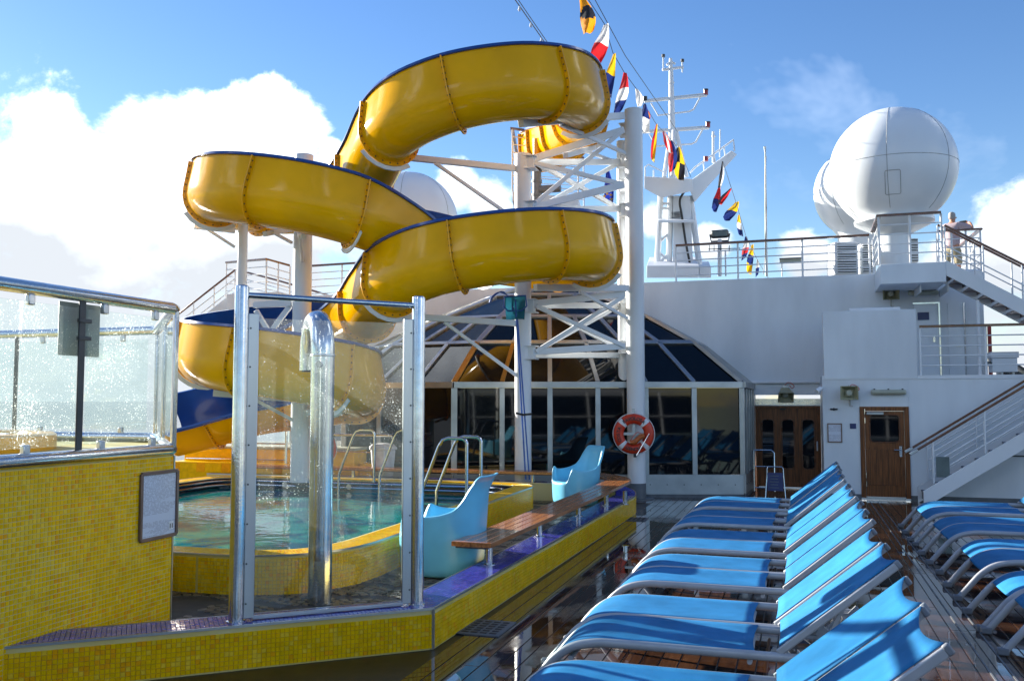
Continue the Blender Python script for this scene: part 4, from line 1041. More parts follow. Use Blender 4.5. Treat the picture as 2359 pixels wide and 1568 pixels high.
for i in range(5):
    a, b_ = Bv[i], Bv[i+1]; n = div[i]; d = (b_-a).normalized(); nn = V((d.y, -d.x, 0))
    # sill, skirt, head
    MB().beam(a+V((0, 0, SZ-.19))+nn*.03, b_+V((0, 0, SZ-.19))+nn*.03, .05, .38).build('base_panel', 'aluminium', dome, bevel=.004)
    MB().beam(a+V((0, 0, .03)), b_+V((0, 0, .03)), .09, .10).build('base_strip', 'deck_grey', dome)
    MB().beam(a+V((0, 0, TZ-.05))+nn*.03, b_+V((0, 0, TZ-.05))+nn*.03, .10, .12).build('head_rail', 'aluminium', dome, bevel=.004)
    bl = MB()
    L_ = (b_-a).length
    for k in range(int(L_/.33)):
        q = a+d*(.2+.33*k)+nn*.057; bl.box(q+V((0, 0, SZ-.19)), (.018, .018, .018))
    bl.build('bolt', 'dark_metal', dome, kind='stuff')
    for j in range(n+1):
        q = a.lerp(b_, j/n)
        wv = .12 if j in (0, n) else .10
        if j < n or i == 4:
            MB().beam(q+V((0, 0, SZ)), q+V((0, 0, TZ-.111)), wv, .10, up=nn).build('mullion', 'aluminium', dome, bevel=.005)
        if j < n:
            q2 = a.lerp(b_, (j+1)/n)
            MB().slab([q+d*.05+V((0, 0, SZ+.001)), q2-d*.05+V((0, 0, SZ+.001)), q2-d*.05+V((0, 0, TZ-.112)), q+d*.05+V((0, 0, TZ-.112))], nn*-.02).build('pane', 'glass_dark', dome)
    # roof tiers
    for r in range(4):
        k0, z0 = rk[r]; k1, z1 = rk[r+1]
        A, B_ = ringpt(a, k0), ringpt(b_, k0); A.z = B_.z = z0
        A2, B2 = ringpt(a, k1), ringpt(b_, k1); A2.z = B2.z = z1
        m = n if r < 2 else max(1, n//2) if r == 2 else 1
        up = (B_-A).cross(A2-A).normalized()
        if up.z < 0: up = -up
        gold = i == 3 and r == 0
        if r < 3: MB().beam(A2, B2, .09, .07, up=up).build('roof_bar', 'aluminium', dome, bevel=.004)
        for j in range(m+1):
            q, q2 = A.lerp(B_, j/m), A2.lerp(B2, j/m)
            if (j < m or i == 4) and (q2-q).length > .05:
                MB().beam(q, q2, .11 if j == 0 else .085, .07, up=up).build('roof_rib', 'bronze_anod' if gold and j in (0, 1) else 'aluminium', dome, bevel=.004)
            if j < m:
                e, e2 = A.lerp(B_, (j+1)/m), A2.lerp(B2, (j+1)/m)
                c4 = [q, e, e2, q2] if (e2-q2).length > .02 else [q, e, e2]
                MB().slab([x-up*.01 for x in c4], up*-.02).build('roof_pane', 'glass_dark' if i == 3 else 'glass_roof', dome)
MB().lathe([(.10, 0), (.10, .10), (.03, .16)], apex-V((0, 0, .05)), 12).build('finial', 'aluminium', dome)
inn = MB().prism([(q.x*.985-.08, q.y+.12) for q in Bv], .0, .02); inn.build('inner_floor', 'deck_grey', dome)

# ------------------------------------------------------------------ water slide
def cw(xc, d, z): return V((xc*cos(PS)-d*sin(PS), xc*sin(PS)+d*cos(PS), z))
SP = [(.72, 22.6, 8.18, 0), (.90, 21.4, 7.96, .2), (1.15, 20.0, 7.72, .6), (1.36, 18.4, 7.53, 1), (1.28, 16.7, 7.36, 1), (.95, 15.5, 7.20, 1), (.35, 14.85, 7.05, 1), (-.35, 14.62, 6.91, 1), (-1.04, 14.65, 6.76, 1), (-1.72, 14.98, 6.58, 1),
      (-2.2, 15.65, 6.42, .9), (-2.62, 16.55, 6.08, .5), (-3.1, 17.5, 5.92, 0), (-3.8, 18.25, 5.82, -.6), (-4.65, 18.25, 5.74, -1), (-5.3, 17.4, 5.66, -1), (-5.36, 16.3, 5.58, -1), (-4.75, 15.5, 5.43, -1), (-3.75, 15.22, 5.25, -1),
      (-2.85, 15.4, 5.06, -1), (-2.1, 15.95, 4.88, 0), (-1.35, 16.8, 4.76, 1.7), (-.5, 17.65, 4.68, 1.9), (.35, 18.0, 4.60, 1), (1.12, 17.6, 4.55, 1), (1.46, 16.7, 4.50, 1), (1.2, 15.65, 4.45, 1), (.5, 15.02, 4.37, 1), (-.4, 14.82, 4.25, 1), (-1.3, 15.0, 4.10, 1), (-2.0, 15.6, 3.90, 1),
      (-2.45, 16.5, 3.68, .6), (-2.9, 17.5, 3.45, 0), (-3.6, 18.3, 3.35, -.9), (-4.6, 18.4, 3.2, -1.3), (-5.4, 17.6, 2.95, -1.2), (-5.55, 16.5, 2.72, -1), (-5.0, 15.6, 2.56, -1), (-4.0, 15.25, 2.42, -1), (-3.15, 15.4, 2.26, -1), (-2.76, 16.15, 2.12, -1), (-3.0, 17.15, 1.98, -1.2), (-3.9, 17.75, 1.84, -2.2), (-5.0, 17.95, 1.70, -2.6), (-6.2, 18.0, 1.38, -2.6), (-6.65, 18.0, 1.28, -2.6)]
pts4 = []
for i in range(len(SP)-1):
    g4 = lambda j: SP[max(0, min(len(SP)-1, j))]
    a, b_, c, d = g4(i-1), g4(i), g4(i+1), g4(i+2)
    for q in range(6):
        t = q/6; pts4.append([.5*((2*b_[m])+(c[m]-a[m])*t+(2*a[m]-5*b_[m]+4*c[m]-d[m])*t*t+(3*b_[m]-a[m]-3*c[m]+d[m])*t**3) for m in range(4)])
pts4.append(list(SP[-1]))
PP = [cw(*p[:3]) for p in pts4]; KK = [p[3] for p in pts4]
FR = []
for i, p in enumerate(PP):
    t = (PP[min(i+1, len(PP)-1)]-PP[max(i-1, 0)]).normalized(); s_ = t.cross(V((0, 0, 1))).normalized(); u_ = s_.cross(t)
    a = radians(12)*KK[i]; s2 = s_*cos(a)-u_*sin(a); u2 = u_*cos(a)+s_*sin(a)   # k>0: left (outer) wall raised
    FR.append((p, s2, u2, t, KK[i]))
def ssec(i, r, dh=0):
    """trough section, left rim to right rim; s2 points right of travel"""
    p, s_, u_, t, k = FR[i]; k = max(-1, min(1, k)); hl = .42+.12*k+dh; hr = .42-.12*k+dh; q = []
    q.append(p-s_*r*1.03+u_*hl); q.append(p-s_*r*1.01+u_*hl*.5)
    for j in range(13): a = pi+pi*j/12; q.append(p+s_*(cos(a)*r)+u_*(sin(a)*r))
    q.append(p+s_*r*1.01+u_*hr*.5); q.append(p+s_*r*1.03+u_*hr)
    return q
cum = [0]
for i in range(1, len(PP)): cum.append(cum[-1]+(PP[i]-PP[i-1]).length)
slide = thing('water_slide', 'yellow winding water slide trough with a blue rim over the pool', 'water slide', (-5.5, 15.5, 0))
cuts = [0]; nxt = 1.15
for i in range(1, len(PP)-2):
    if cum[i] >= nxt: cuts.append(i); nxt = cum[i]+1.52
cuts.append(len(PP)-1)
RT = .50
for ci in range(len(cuts)-1):
    a, b_ = cuts[ci], cuts[ci+1]; m = MB(); rows = [ssec(i, RT) for i in range(a, b_+1)]
    m.grid(rows)
    m.cur = 1; m.grid([[q for q in ssec(i, RT-.018)][::-1] for i in range(a, b_+1)])
    o = m.build('trough_section', ['slide_yellow', 'slide_blue'], slide, fix=False)
    bm = bmesh.new(); bm.from_mesh(o.data); bm.to_mesh(o.data); bm.free()
    for side in (0, -1):
        rm = MB(); R_ = []
        for i in range(a, b_+1):
            p, s_, u_, t, k = FR[i]; e = ssec(i, RT)[side]; sg = -1 if side == 0 else 1
            R_.append([e+s_*sg*x+u_*y for x, y in ((-.022, -.02), (.006, -.02), (.010, -.046), (.040, -.040), (.036, .006), (-.022, .016), (-.022, -.02))])
        rm.grid(R_); rm.add(R_[0][:6], [list(range(6))]); rm.add(R_[-1][:6], [list(range(6))[::-1]]); rm.build('rim', 'slide_blue', slide)
for ci in cuts[:-1]:
    p, s_, u_, t, k = FR[ci]; tt = t*.011
    i0 = ssec(ci, RT-.001, -.06); i1 = ssec(ci, RT+.075, -.06); n = len(i0)
    m = MB(); vs = [q-tt for q in i0]+[q-tt for q in i1]+[q+tt for q in i0]+[q+tt for q in i1]; fs = []
    for j in range(n-1): fs += [(j, j+1, n+j+1, n+j), (2*n+j, 3*n+j, 3*n+j+1, 2*n+j+1), (n+j, n+j+1, 3*n+j+1, 3*n+j)]
    fs += [(0, n, 3*n, 2*n), (n-1, 2*n-1+0, 4*n-1, 3*n-1)]
    m.add(vs, fs); fl = m.build('flange', 'flange_yellow', slide)
    bb = MB(); mid = ssec(ci, RT+.038, -.09); dense = []
    for j in range(n-1): dense += [mid[j].lerp(mid[j+1], .25), mid[j].lerp(mid[j+1], .75)] if j in (0, 1, n-2, n-3) else [mid[j].lerp(mid[j+1], .5)]
    for q in dense: bb.cyl(q-t*.026, q+t*.026, .013, 6)
    bb.build('bolt', 'bolt_dark', fl, kind='stuff')
# ------------------------------------------------------------------ steel tower carrying the slide
tw = thing('slide_tower', 'white steel poles and braced beams carrying the yellow slide', 'tower', az(1467, 1155, 0))
PR = az(1467, 1148, 0); PC = ay(1205, 1108, 16.27); PC.z = .40
TD = 17.6
def pole(p, zt, r, nm='pole', par=tw, m='white_paint'):
    MB().lathe([(r, 0), (r, zt-p.z-.01), (r-.02, zt-p.z)], p, 28).build(nm, m, par)
    return p
pole(PR, 7.62, .175); MB().lathe([(.18, 0), (.18, .30)], PR+V((0, 0, .001)), 28, False, False).build('pole_foot', 'deck_grey', tw); MB().lathe([(.33, 0), (.33, .02)], PR, 28).build('base_plate', 'deck_grey', tw)
pole(PC, ay(1205, 355, PC.y).z, .155)
P2 = ad(1438, 1100, 18.1); P2.z = 0; pole(P2, 7.1, .10)
PL = ad(690, 1085, 16.75); PL.z = .4; pole(PL, ad(690, 357, 16.75).z, .17)
PT = ad(549, 1085, 16.9); PT.z = .4; pole(PT, ad(549, 512, 16.9).z, .09)
for p in (PR, PC, PL): MB().lathe([(.001, 0), (.10, 0)], V((p.x, p.y, 0)), 8) 
dC = -PC.x*sin(PS)+PC.y*cos(PS); dR = -PR.x*sin(PS)+PR.y*cos(PS); dL = 16.75
def bm_(u0, v0, d0, u1, v1, d1, w_=.09, h_=.11, nm='beam'):
    MB().beam(ad(u0, v0, d0), ad(u1, v1, d1), w_, h_).build(nm, 'white_paint', tw, bevel=.006)
def gus(u, v, d, s_=.2):
    q = ad(u, v, d)
    for k in (-1, 1): MB().box(q+V((0, 0, k*.12)), (s_*1.6, s_*1.3, .015)).build('gusset', 'white_paint', tw)
    MB().box(q, (s_*1.1, s_*.8, .225)).build('bracket', 'white_paint', tw, bevel=.005)
cd, rd, bd = dC-.05, dR-.1, 18.1
bm_(1200, 284, 15.0, 1434, 267, rd, .12, .13, 'arm'); bm_(1291, 286, 16.0, 1440, 353, rd, .06, .07, 'strut')
bm_(1223, 368, cd, 1436, 300, rd, .10, .13); bm_(1228, 374, cd+.15, 1436, 373, bd, .09, .11)
bm_(1225, 478, cd, 1436, 426, rd, .10, .13); bm_(1232, 482, cd+.15, 1436, 481, bd, .09, .11)
bm_(1228, 472, cd-.02, 1430, 305, rd-.05, .07, .08, 'brace'); bm_(1230, 376, cd, 1432, 424, rd-.02, .07, .08, 'brace')
bm_(1240, 378, cd+.2, 1418, 476, bd, .07, .08, 'brace'); bm_(1250, 474, cd+.2, 1418, 380, bd, .07, .08, 'brace')
bm_(1303, 358, 16.6, 1368, 340, 18.0, .10, .10, 'arm'); bm_(1340, 345, 17.4, 1415, 372, bd, .05, .06, 'strut')
bm_(1233, 662, 16.2, 1445, 664, rd, .11, .12, 'arm'); bm_(1335, 671, 16.6, 1445, 733, rd, .05, .06, 'strut')
bm_(1228, 699, cd, 1438, 677, rd, .10, .12); bm_(1232, 703, cd+.15, 1432, 704, bd, .09, .11)
bm_(1234, 704, cd-.02, 1438, 797, rd-.05, .07, .08, 'brace'); bm_(1234, 810, cd-.02, 1436, 683, rd-.03, .07, .08, 'brace')
bm_(1240, 706, cd+.2, 1420, 800, bd, .06, .07, 'brace'); bm_(1240, 806, cd+.2, 1420, 708, bd, .06, .07, 'brace')
bm_(1224, 811, cd, 1438, 797, rd, .10, .12); bm_(1226, 818, cd+.15, 1432, 818, bd, .09, .11)
for v in (376, 480, 705, 812): gus(1218, v, cd); 
for v in (300, 372, 428, 484, 672, 712, 800): gus(1442, v, rd+.3, .16)
bm_(920, 361, 16.2, 1186, 388, cd, .10, .11, 'arm'); bm_(1001, 375, 16.4, 1186, 504, cd, .05, .06, 'strut')
bm_(975, 731, 16.3, 1186, 744, cd, .10, .11, 'arm'); bm_(1024, 742, 16.5, 1193, 867, cd, .05, .06, 'strut')
bm_(446, 521, 16.5, 541, 532, 16.85, .09, .09, 'arm'); bm_(479, 529, 16.5, 541, 569, 16.85, .04, .05, 'strut')
bm_(560, 507, 16.9, 672, 524, 16.75, .12, .14); bm_(610, 539, 15.9, 672, 527, 16.6, .09, .09, 'arm'); bm_(628, 535, 16, 672, 559, 16.6, .05, .05, 'strut')
bm_(697, 600, 16.55, 692, 545, 15.6, .05, .06, 'strut'); bm_(700, 545, 15.5, 690, 540, 16.6, .09, .09, 'arm')
bm_(491, 905, 16.3, 672, 918, 16.7, .10, .12, 'arm'); bm_(572, 912, 16.4, 676, 968, 16.65, .05, .06, 'strut')
bm_(704, 950, 16.7, 800, 942, 16.2, .10, .11, 'arm'); bm_(712, 985, 16.65, 790, 950, 16.2, .04, .05, 'strut')
bm_(585, 702, 16.9, 672, 698, 16.75, .10, .12); bm_(590, 715, 16.9, 623, 770, 16.8, .07, .08, 'brace'); bm_(668, 705, 16.8, 618, 772, 16.8, .08, .09, 'brace'); bm_(585, 790, 16.9, 672, 793, 16.75, .08, .10)
for ci in cuts[1:-1]:
    if (ci//9) % 2 == 0:
        p, s_, u_, t, k = FR[ci]; i0 = ssec(ci, RT+.076); i1 = ssec(ci, RT+.15); m = MB(); sel = range(5, 12); vs = []
        for sgn in (-.012, .012): vs += [i0[j]+t*(sgn+.03) for j in sel]+[i1[j]+t*(sgn+.03) for j in sel]
        n = 7; fs = []
        for j in range(n-1): fs += [(j, j+1, n+j+1, n+j), (2*n+j, 3*n+j, 3*n+j+1, 2*n+j+1), (n+j, n+j+1, 3*n+j+1, 3*n+j), (j, 2*n+j, 2*n+j+1, j+1)]
        m.add(vs, fs); m.build('saddle', 'white_paint', tw)
# start platform behind
pf = thing('slide_platform', 'white railed start platform of the slide high behind the tower', 'platform', cw(.9, 22.6, 0))
A = [ad(u, 425, d) for u, d in ((1180, 21.9), (1332, 22.6), (1345, 24.6), (1190, 24.2))]
for q in A: q.z = 6.95
MB().prism(A, 6.72, 6.95).build('slab', 'white_paint', pf, bevel=.01)
MB().prism([q.lerp((A[0]+A[2])/2, .25) for q in A], 6.25, 6.72).build('under_box', 'wall_paint', pf)
for q in (A[0].lerp(A[2], .35), A[0].lerp(A[2], .7)): MB().cyl((q.x, q.y, 4.5), (q.x, q.y, 6.3), .16, 16).build('column', 'white_paint', pf)
MB().box2((A[0].x+.35, A[0].y+.45, 4.55), (A[0].x+1.25, A[0].y+1.4, 6.25)).build('machine_box', 'wall_paint', pf, bevel=.01)
for k in range(2):
    c_ = ay(1207, 430+22*k, A[0].y+.44); MB().box(c_, (.26, .02, .10)).build('vent', 'wood_rail', pf)
railing('white rail cage round the start platform of the slide', [(A[1].x, A[1].y, 8.5), (A[0].x, A[0].y, 8.5), (A[3].x, A[3].y, 8.5), (A[2].x, A[2].y, 8.5)], 1.55, 7, [1, 1, 1], name='platform_railing', group=None)
pv = thing('water_pipe', 'grey plastic water pipe with a tee under the slide start', 'pipe', ad(1237, 472, 20.5))
q0 = ad(1237, 395, 20.5); q1 = ad(1237, 472, 20.5); MB().cyl(q1, q0, .10, 16).build('pipe', 'grey_pvc', pv); MB().cyl(q0, q0+V((0, 0, .18)), .115, 16).build('coupling', 'black', pv)
qm = q0.lerp(q1, .55); MB().cyl(qm, qm+V((.55, 0, 0)), .09, 16).build('branch', 'grey_pvc', pv); MB().cyl(q0+V((0, 0, .18)), q0+V((0, 0, .75)), .09, 16).build('yellow_pipe', 'flange_yellow', pv)
for z in (.3, .7): MB().cyl(q0.lerp(q1, z-.04), q0.lerp(q1, z+.04), .118, 16).build('coupling', 'grey_pvc', pv)
# landing block at the slide's foot
ld = thing('slide_landing', 'yellow mosaic block with a pale top under the foot of the slide', 'platform', (-9, 17.1, .1))
bx = MB().box2((-12.5, 16.55, 0), (-8.5, 18.6, .88)).box2((-8.49, 16.75, 0), (-8.1, 18.4, .62)); bx.build('block', 'tile_yellow_b', ld, bevel=.01)
MB().box2((-12.52, 16.52, .881), (-8.47, 18.62, .93)).build('top_slab', 'lamp_beige', ld, bevel=.006)
MB().box2((-12.5, 16.1, 0), (-9.6, 16.54, .62)).build('step', 'tile_yellow_a', ld, bevel=.008)
for k in range(14): MB().box2((-12.45+k*.2, 16.092, .42), (-12.45+k*.2+.19, 16.1, .60)).build('step_tile', 'tile_yellow_c' if k % 3 == 0 else 'tile_yellow_a', ld)
q = ad(471, 1028, 18.2)
ft = thing('slide_support', 'white flanged foot standing under the low end of the slide', 'support', q)
MB().lathe([(.26, 0), (.26, .05), (.14, .06), (.13, .16), (.20, .22), (.34, .36)], V((q.x, q.y, .931)), 24).build('flanged_foot', 'white_paint', ft)
# pool side guard rails at the back, lifebuoy, bin
def guard(a, c, z, drop, label, nb=1):
    g = thing('guard_rail', label, 'railing', (a[0], a[1], .4), 'steel guard rails behind the pool')
    d = (V(c)-V(a)).normalized()*.09
    MB().tube([V((a[0], a[1], z))]+[V((c[0], c[1], z))-V((d.x, d.y, 0))+V((d.x*sin(radians(t)), d.y*sin(radians(t)), -.09*(1-cos(radians(t))))) for t in range(0, 91, 15)]+[V((c[0], c[1], z-drop))], .026, 10).build('rail_tube', 'steel', g)
    for k in range(nb): MB().tube([V((a[0], a[1], z-.33*(k+1))), V((c[0], c[1], z-.33*(k+1)))], .014, 8).build('bar', 'steel', g)
a, c = ay(430, 982, 16.2), ay(660, 984, 16.2)
guard((a.x, 16.2), (c.x, 16.2), c.z, c.z-.4, 'steel guard rail behind the pool, left of the left white pole', 2)
a, c = ay(905, 1000, 16.25), ay(695, 1000, 16.25)
guard((a.x, 16.25), (c.x, 16.25), c.z, c.z-.4, 'steel guard rail behind the pool, right of the left white pole', 1)
def lifebuoy(p, R, label, letters):
    g = thing('lifebuoy', label, 'lifebuoy', p, None); P = V(p)
    r0, r1 = .285, .095
    for k in range(8):
        a0 = 45+90*(k//2)+(-7 if k % 2 == 0 else 7); a1 = a0+(14 if k % 2 == 0 else 76)
        m = MB(); rr = []
        for i in range(13):
            a = radians(a0+(a1-a0)*i/12)
            rr.append([P+R @ V((cos(a)*(r0+r1*.98*cos(b_*2*pi/16)), .062*sin(b_*2*pi/16), sin(a)*(r0+r1*.98*cos(b_*2*pi/16)))) for b_ in range(17)])
        m.grid(rr).build('band' if k % 2 == 0 else 'ring_quarter', 'white_tape' if k % 2 == 0 else 'red_buoy', g)
    ro = MB().tube([P+R @ V((cos(radians(a))*(r0+r1+.012), 0, sin(radians(a))*(r0+r1+.012))) for a in range(0, 360, 10)], .007, 6, closed=True); ro.build('grab_line', 'white_tape', g)
    cr = MB().box(P+R @ V((0, .08, 0)), (.80, .02, .05), R).box(P+R @ V((0, .082, .1)), (.05, .016, .75), R); cr.build('holder', 'aluminium', g)
    if letters:
        for word, a0, step, flip in (('FAVOLOSA', 128, -11, 1), ('COSTA', 205, -11.5, 1), ('GENOVA', 244, 11, -1)):
            for i, ch_ in enumerate(word):
                a = a0+step*i; tm = text_mesh(ch_, .085, 'black'); tm.materials.append(MT['black'])
                rot = radians(a-90 if flip > 0 else a+90)
                # glyph plane: x right, y up -> world x, z
                M_ = R @ Matrix(((cos(rot), -sin(rot), 0), (0, 0, -1), (sin(rot), cos(rot), 0)))
                o = inst('lettering', tm, g, R @ V((cos(radians(a))*(r0+.004), -.066, sin(radians(a))*(r0+.004))), M_.to_euler())
    return g
def faced(p): 
    d = V((p.x, p.y, 0)).normalized(); return Matrix.Rotation(atan2(-d.x, d.y), 3, 'Z')
lp = ad(1460, 999, dR-.35); RB = faced(lp)
lg = lifebuoy(lp, RB, 'orange lifebuoy with ship name lettering on the right white pole', True)
fl = thing('buoy_light', 'orange float light hanging in the lifebuoy on the white pole', 'float light', lp+V((.03, -.1, -.1)))
MB().tube([lp+RB @ V(q) for q in ((-.07, -.08, -.16), (.02, -.08, -.15), (.07, -.08, -.10), (.13, -.08, -.05), (.20, -.08, -.03))], .05, 12, rs=[.042, .05, .046, .05, .045]).build('float_body', 'orange_fl', fl)
MB().tube(spline([lp+RB @ V(q) for q in ((-.07, -.08, -.13), (.0, -.08, -.03), (.06, -.08, .03), (.12, -.08, .02), (.18, -.08, -.03))], 5), .007, 6).build('cord', 'red_cord', fl)
MB().tube([lp+RB @ V((.29, -.09, .01)), lp+RB @ V((.05, -.10, -.40))], .009, 6).build('rod', 'steel', fl)
MB().box(lp+RB @ V((.02, -.06, -.40)), (.05, .05, .07)).build('clip', 'dark_metal', fl)
lp2 = ad(727, 1032, 17.1)
lifebuoy(lp2, faced(lp2), 'orange lifebuoy with a white bag seen through the shower glass', False)
wb = thing('line_bag', 'white line bag hanging in the lifebuoy behind the glass', 'bag', lp2)
MB().slab([lp2+V(q) for q in ((-.17, -.12, -.22), (.02, -.12, -.19), (.22, -.12, -.32), (.25, -.12, -.26), (.08, -.12, -.02), (.03, -.12, .16), (-.05, -.12, .02))], (0, .05, 0)).build('bag', 'white_tape', wb, bevel=.01)
q = ay(862, 1082, 15.9)
bi = thing('bin', 'white plastic bin with a lid behind the pool seen through the glass', 'bin', (q.x, 15.95+.35, .4))
MB().lathe([(.22, 0), (.27, .52)], (q.x, 16.28, .41), 6).build('bucket', 'bin_white', bi, bevel=.02); MB().lathe([(.30, .0), (.30, .05), (.24, .10), (.05, .13)], (q.x, 16.28, .93), 6).build('lid', 'bin_white', bi, bevel=.01)
# pool net leaning on the middle pole
nt_ = thing('pool_net', 'blue pool skimmer net on long poles strapped to the middle white pole', 'pool net', ad(1208, 1105, dC-.5))
b0, b1 = ad(1211, 1104, dC-.45), ad(1187, 690, dC-.35)
MB().cyl(b0, b1, .016, 10).build('pole', 'pole_blue', nt_); MB().cyl(b0+V((.07, 0, 0)), ad(1192, 730, dC-.34), .014, 10).build('pole', 'pole_blue', nt_)
cn = ad(1187, 703, dC-.4); cs = [cn+V(q) for q in ((-.21, 0, .16), (.20, 0, .17), (.22, 0, -.02), (.12, 0, -.10), (-.14, 0, -.10), (-.22, 0, -.02))]
MB().tube(cs, .016, 8, closed=True).build('net_frame', 'pole_blue', nt_)
m = MB(); rows = []
for i in range(8):
    f = i/7; rows.append([V((cn.x+(-.2+.4*j/8)*(1-.12*f), cn.y+.10*sin(pi*f)*sin(pi*j/8), cn.z+.16-.42*f+.015*noise.noise(V((j*.7, f*3, 0))))) for j in range(9)])
m.grid(rows).build('net', 'net_blue', nt_, fix=False)
MB().tube(spline([ad(u, v, dC-.3) for u, v in ((1182, 735), (1178, 700), (1160, 672), (1140, 680), (1128, 697), (1133, 684), (1150, 673), (1172, 684), (1184, 716))], 5), .010, 6).build('hoop', 'pole_blue', nt_)
MB().tube([ad(u, v, dC-.45) for u, v in ((1188, 951), (1205, 955), (1226, 953))], .02, 8).build('strap', 'black', nt_)

# ------------------------------------------------------------------ loungers
def lounger_proto():
    g = thing('sun_lounger', 'x', 'sun lounger', (0, 0, 0))
    prof = spline([(-.0, 0, .05), (.10, 0, .17), (.20, 0, .285), (.31, 0, .362), (.45, 0, .398), (.62, 0, .405), (1.10, 0, .402), (1.60, 0, .400), (2.12, 0, .392)], 6)
    for s_ in (-1, 1):
        m = MB(); m.tube([p+V((0, s_*.328, -.021)) for p in prof], .0285, 12, flat=.72); m.build('side_rail', 'rail_grey', g)
        MB().box((-.012, s_*.326, .028), (.085, .058, .056)).build('foot_cap', 'shoe_grey', g, bevel=.012)
        MB().beam((1.95, s_*.30, .37), (2.10, s_*.30, .02), .04, .05).build('rear_leg', 'rail_grey', g, bevel=.008)
        MB().beam((1.565, s_*.329, .402), (2.235, s_*.329, .952), .018, .045).build('back_bar', 'rail_grey', g, bevel=.010)
        MB().beam((2.225, s_*.327, .946), (2.250, s_*.327, .965), .026, .048).build('end_cap', 'shoe_grey', g, bevel=.008)
        MB().beam((1.93, s_*.25, .66), (1.80, s_*.25, .385), .022, .022).build('back_strut', 'rail_grey', g)
    for x, z in ((.30, .27), (1.40, .335), (2.05, .35)): MB().cyl((x, -.32, z), (x, .32, z), .016, 10).build('cross_bar', 'rail_grey', g)
    MB().cyl((1.93, -.3, .665), (1.93, .3, .665), .013, 8).build('cross_bar', 'rail_grey', g)
    for y in (-.26, .26):
        tm_ = MB().beam((1.70, y, .372), (2.10, y, .372), .018, .02)
        for k in range(5): x = 1.72+k*.085; tm_.beam((x, y, .375), (x+.05, y, .43), .02, .03)
        tm_.build('rack', 'rail_grey', g)
    seat = [p for p in prof if .19 < p.x < 1.515]; rows = []
    for i, p in enumerate(seat):
        e = max(0, (p.x-1.30)/.2)
        rows.append([V((p.x-(.030*(1-(2*j/10-1)**2)*e if e > 0 else 0), -.324+.648*j/10, p.z+.004-.013*(1-(2*j/10-1)**2)*(.3+.7*min(1, p.x)))) for j in range(11)])
    m = MB().grid(rows); o = m.build('seat_sling', 'sling_blue', g, fix=False)
    so_ = o.modifiers.new('thickness', 'SOLIDIFY'); so_.thickness = .005; so_.offset = 0
    rows = []; d = V((.67, 0, .55)).normalized(); nrm = V((-d.z, 0, d.x))
    for i in range(13):
        f = i/12
        rows.append([V((1.575, 0, .43))+d*(.005+.845*f*1.0-(.055*(1-(2*j/10-1)**2)*(max(0, f-.8)/.2)))+nrm*(.012-.013*(1-(2*j/10-1)**2)*sin(pi*min(1, f*.8+.2)))+V((0, -.322+.644*j/10, 0)) for j in range(11)])
    m = MB().grid(rows); o = m.build('back_sling', 'sling_blue', g, fix=False)
    so_ = o.modifiers.new('thickness', 'SOLIDIFY'); so_.thickness = .005; so_.offset = 0
    for sl_o in (m,): pass
    return g
proto = lounger_proto(); ON = ['first', 'second', 'third', 'fourth', 'fifth', 'sixth', 'seventh', 'eighth', 'ninth', 'tenth', 'eleventh', 'twelfth']
first = True; k = 0
rl = random.Random(5)
for yd in (4.53, 6.40, 8.33, 10.10, 12.06, 13.86):
    for s_ in (-1, 1):
        o = proto if first else copy_tree(proto); first = False
        o.location = (-1.72+rl.uniform(-.02, .02), yd+s_*.357, 0); o.rotation_euler = (0, 0, rl.uniform(-.01, .01))
        tag(o, 'blue sling lounger, %s from the camera in the row between kerb and aisle' % ON[k], 'sun lounger', 'blue loungers in the row beside the kerb'); k += 1
k = 0
for yd in (8.40, 10.33, 12.33, 14.16):
    for s_ in (-1, 1):
        o = copy_tree(proto); o.location = (1.43+rl.uniform(-.02, .02), yd+s_*.357, 0); o.rotation_euler = (0, 0, rl.uniform(-.01, .01))
        tag(o, 'blue sling lounger, %s from the camera in the row at the right edge' % ON[k], 'sun lounger', 'blue loungers in the row at the right edge'); k += 1

# ------------------------------------------------------------------ radomes
def seam_tubes(g, c, r, n, mer0=0, eq=True):
    b = MB()
    for k in range(n):
        a = mer0+2*pi*k/n
        b.tube([c+V((cos(a)*cos(e)*r, sin(a)*cos(e)*r, sin(e)*r)) for e in [radians(t) for t in range(-52, 91, 8)]], .006, 4)
    if eq: b.tube([c+V((cos(2*pi*i/48)*r, sin(2*pi*i/48)*r, .0)) for i in range(48)], .006, 4, closed=True)
    b.build('seam', 'seam_grey', g)
def radome(c, r, zb, label, a0):
    g = thing('radome', label, 'radome', V((c.x, c.y, zb)), None)
    pr_ = [(r*.52, zb-c.z), (r*.525, -.95*r), (r*.565, -.87*r)]
    for e in range(-50, 91, 5): pr_.append((r*cos(radians(e))+.0001, r*sin(radians(e))))
    MB().lathe(pr_, c, 56, True, False).build('dome_shell', 'radome_white', g)
    seam_tubes(g, c, r*1.001, 6, a0)
    return g
d1 = 20.7; c1 = ad(2056, 389, d1); r1 = 142*d1/2100/1.012
zn = ad(2056, 508, d1).z
rg = radome(c1, r1, zn, 'big white radome globe on the right above the landing', radians(-100))
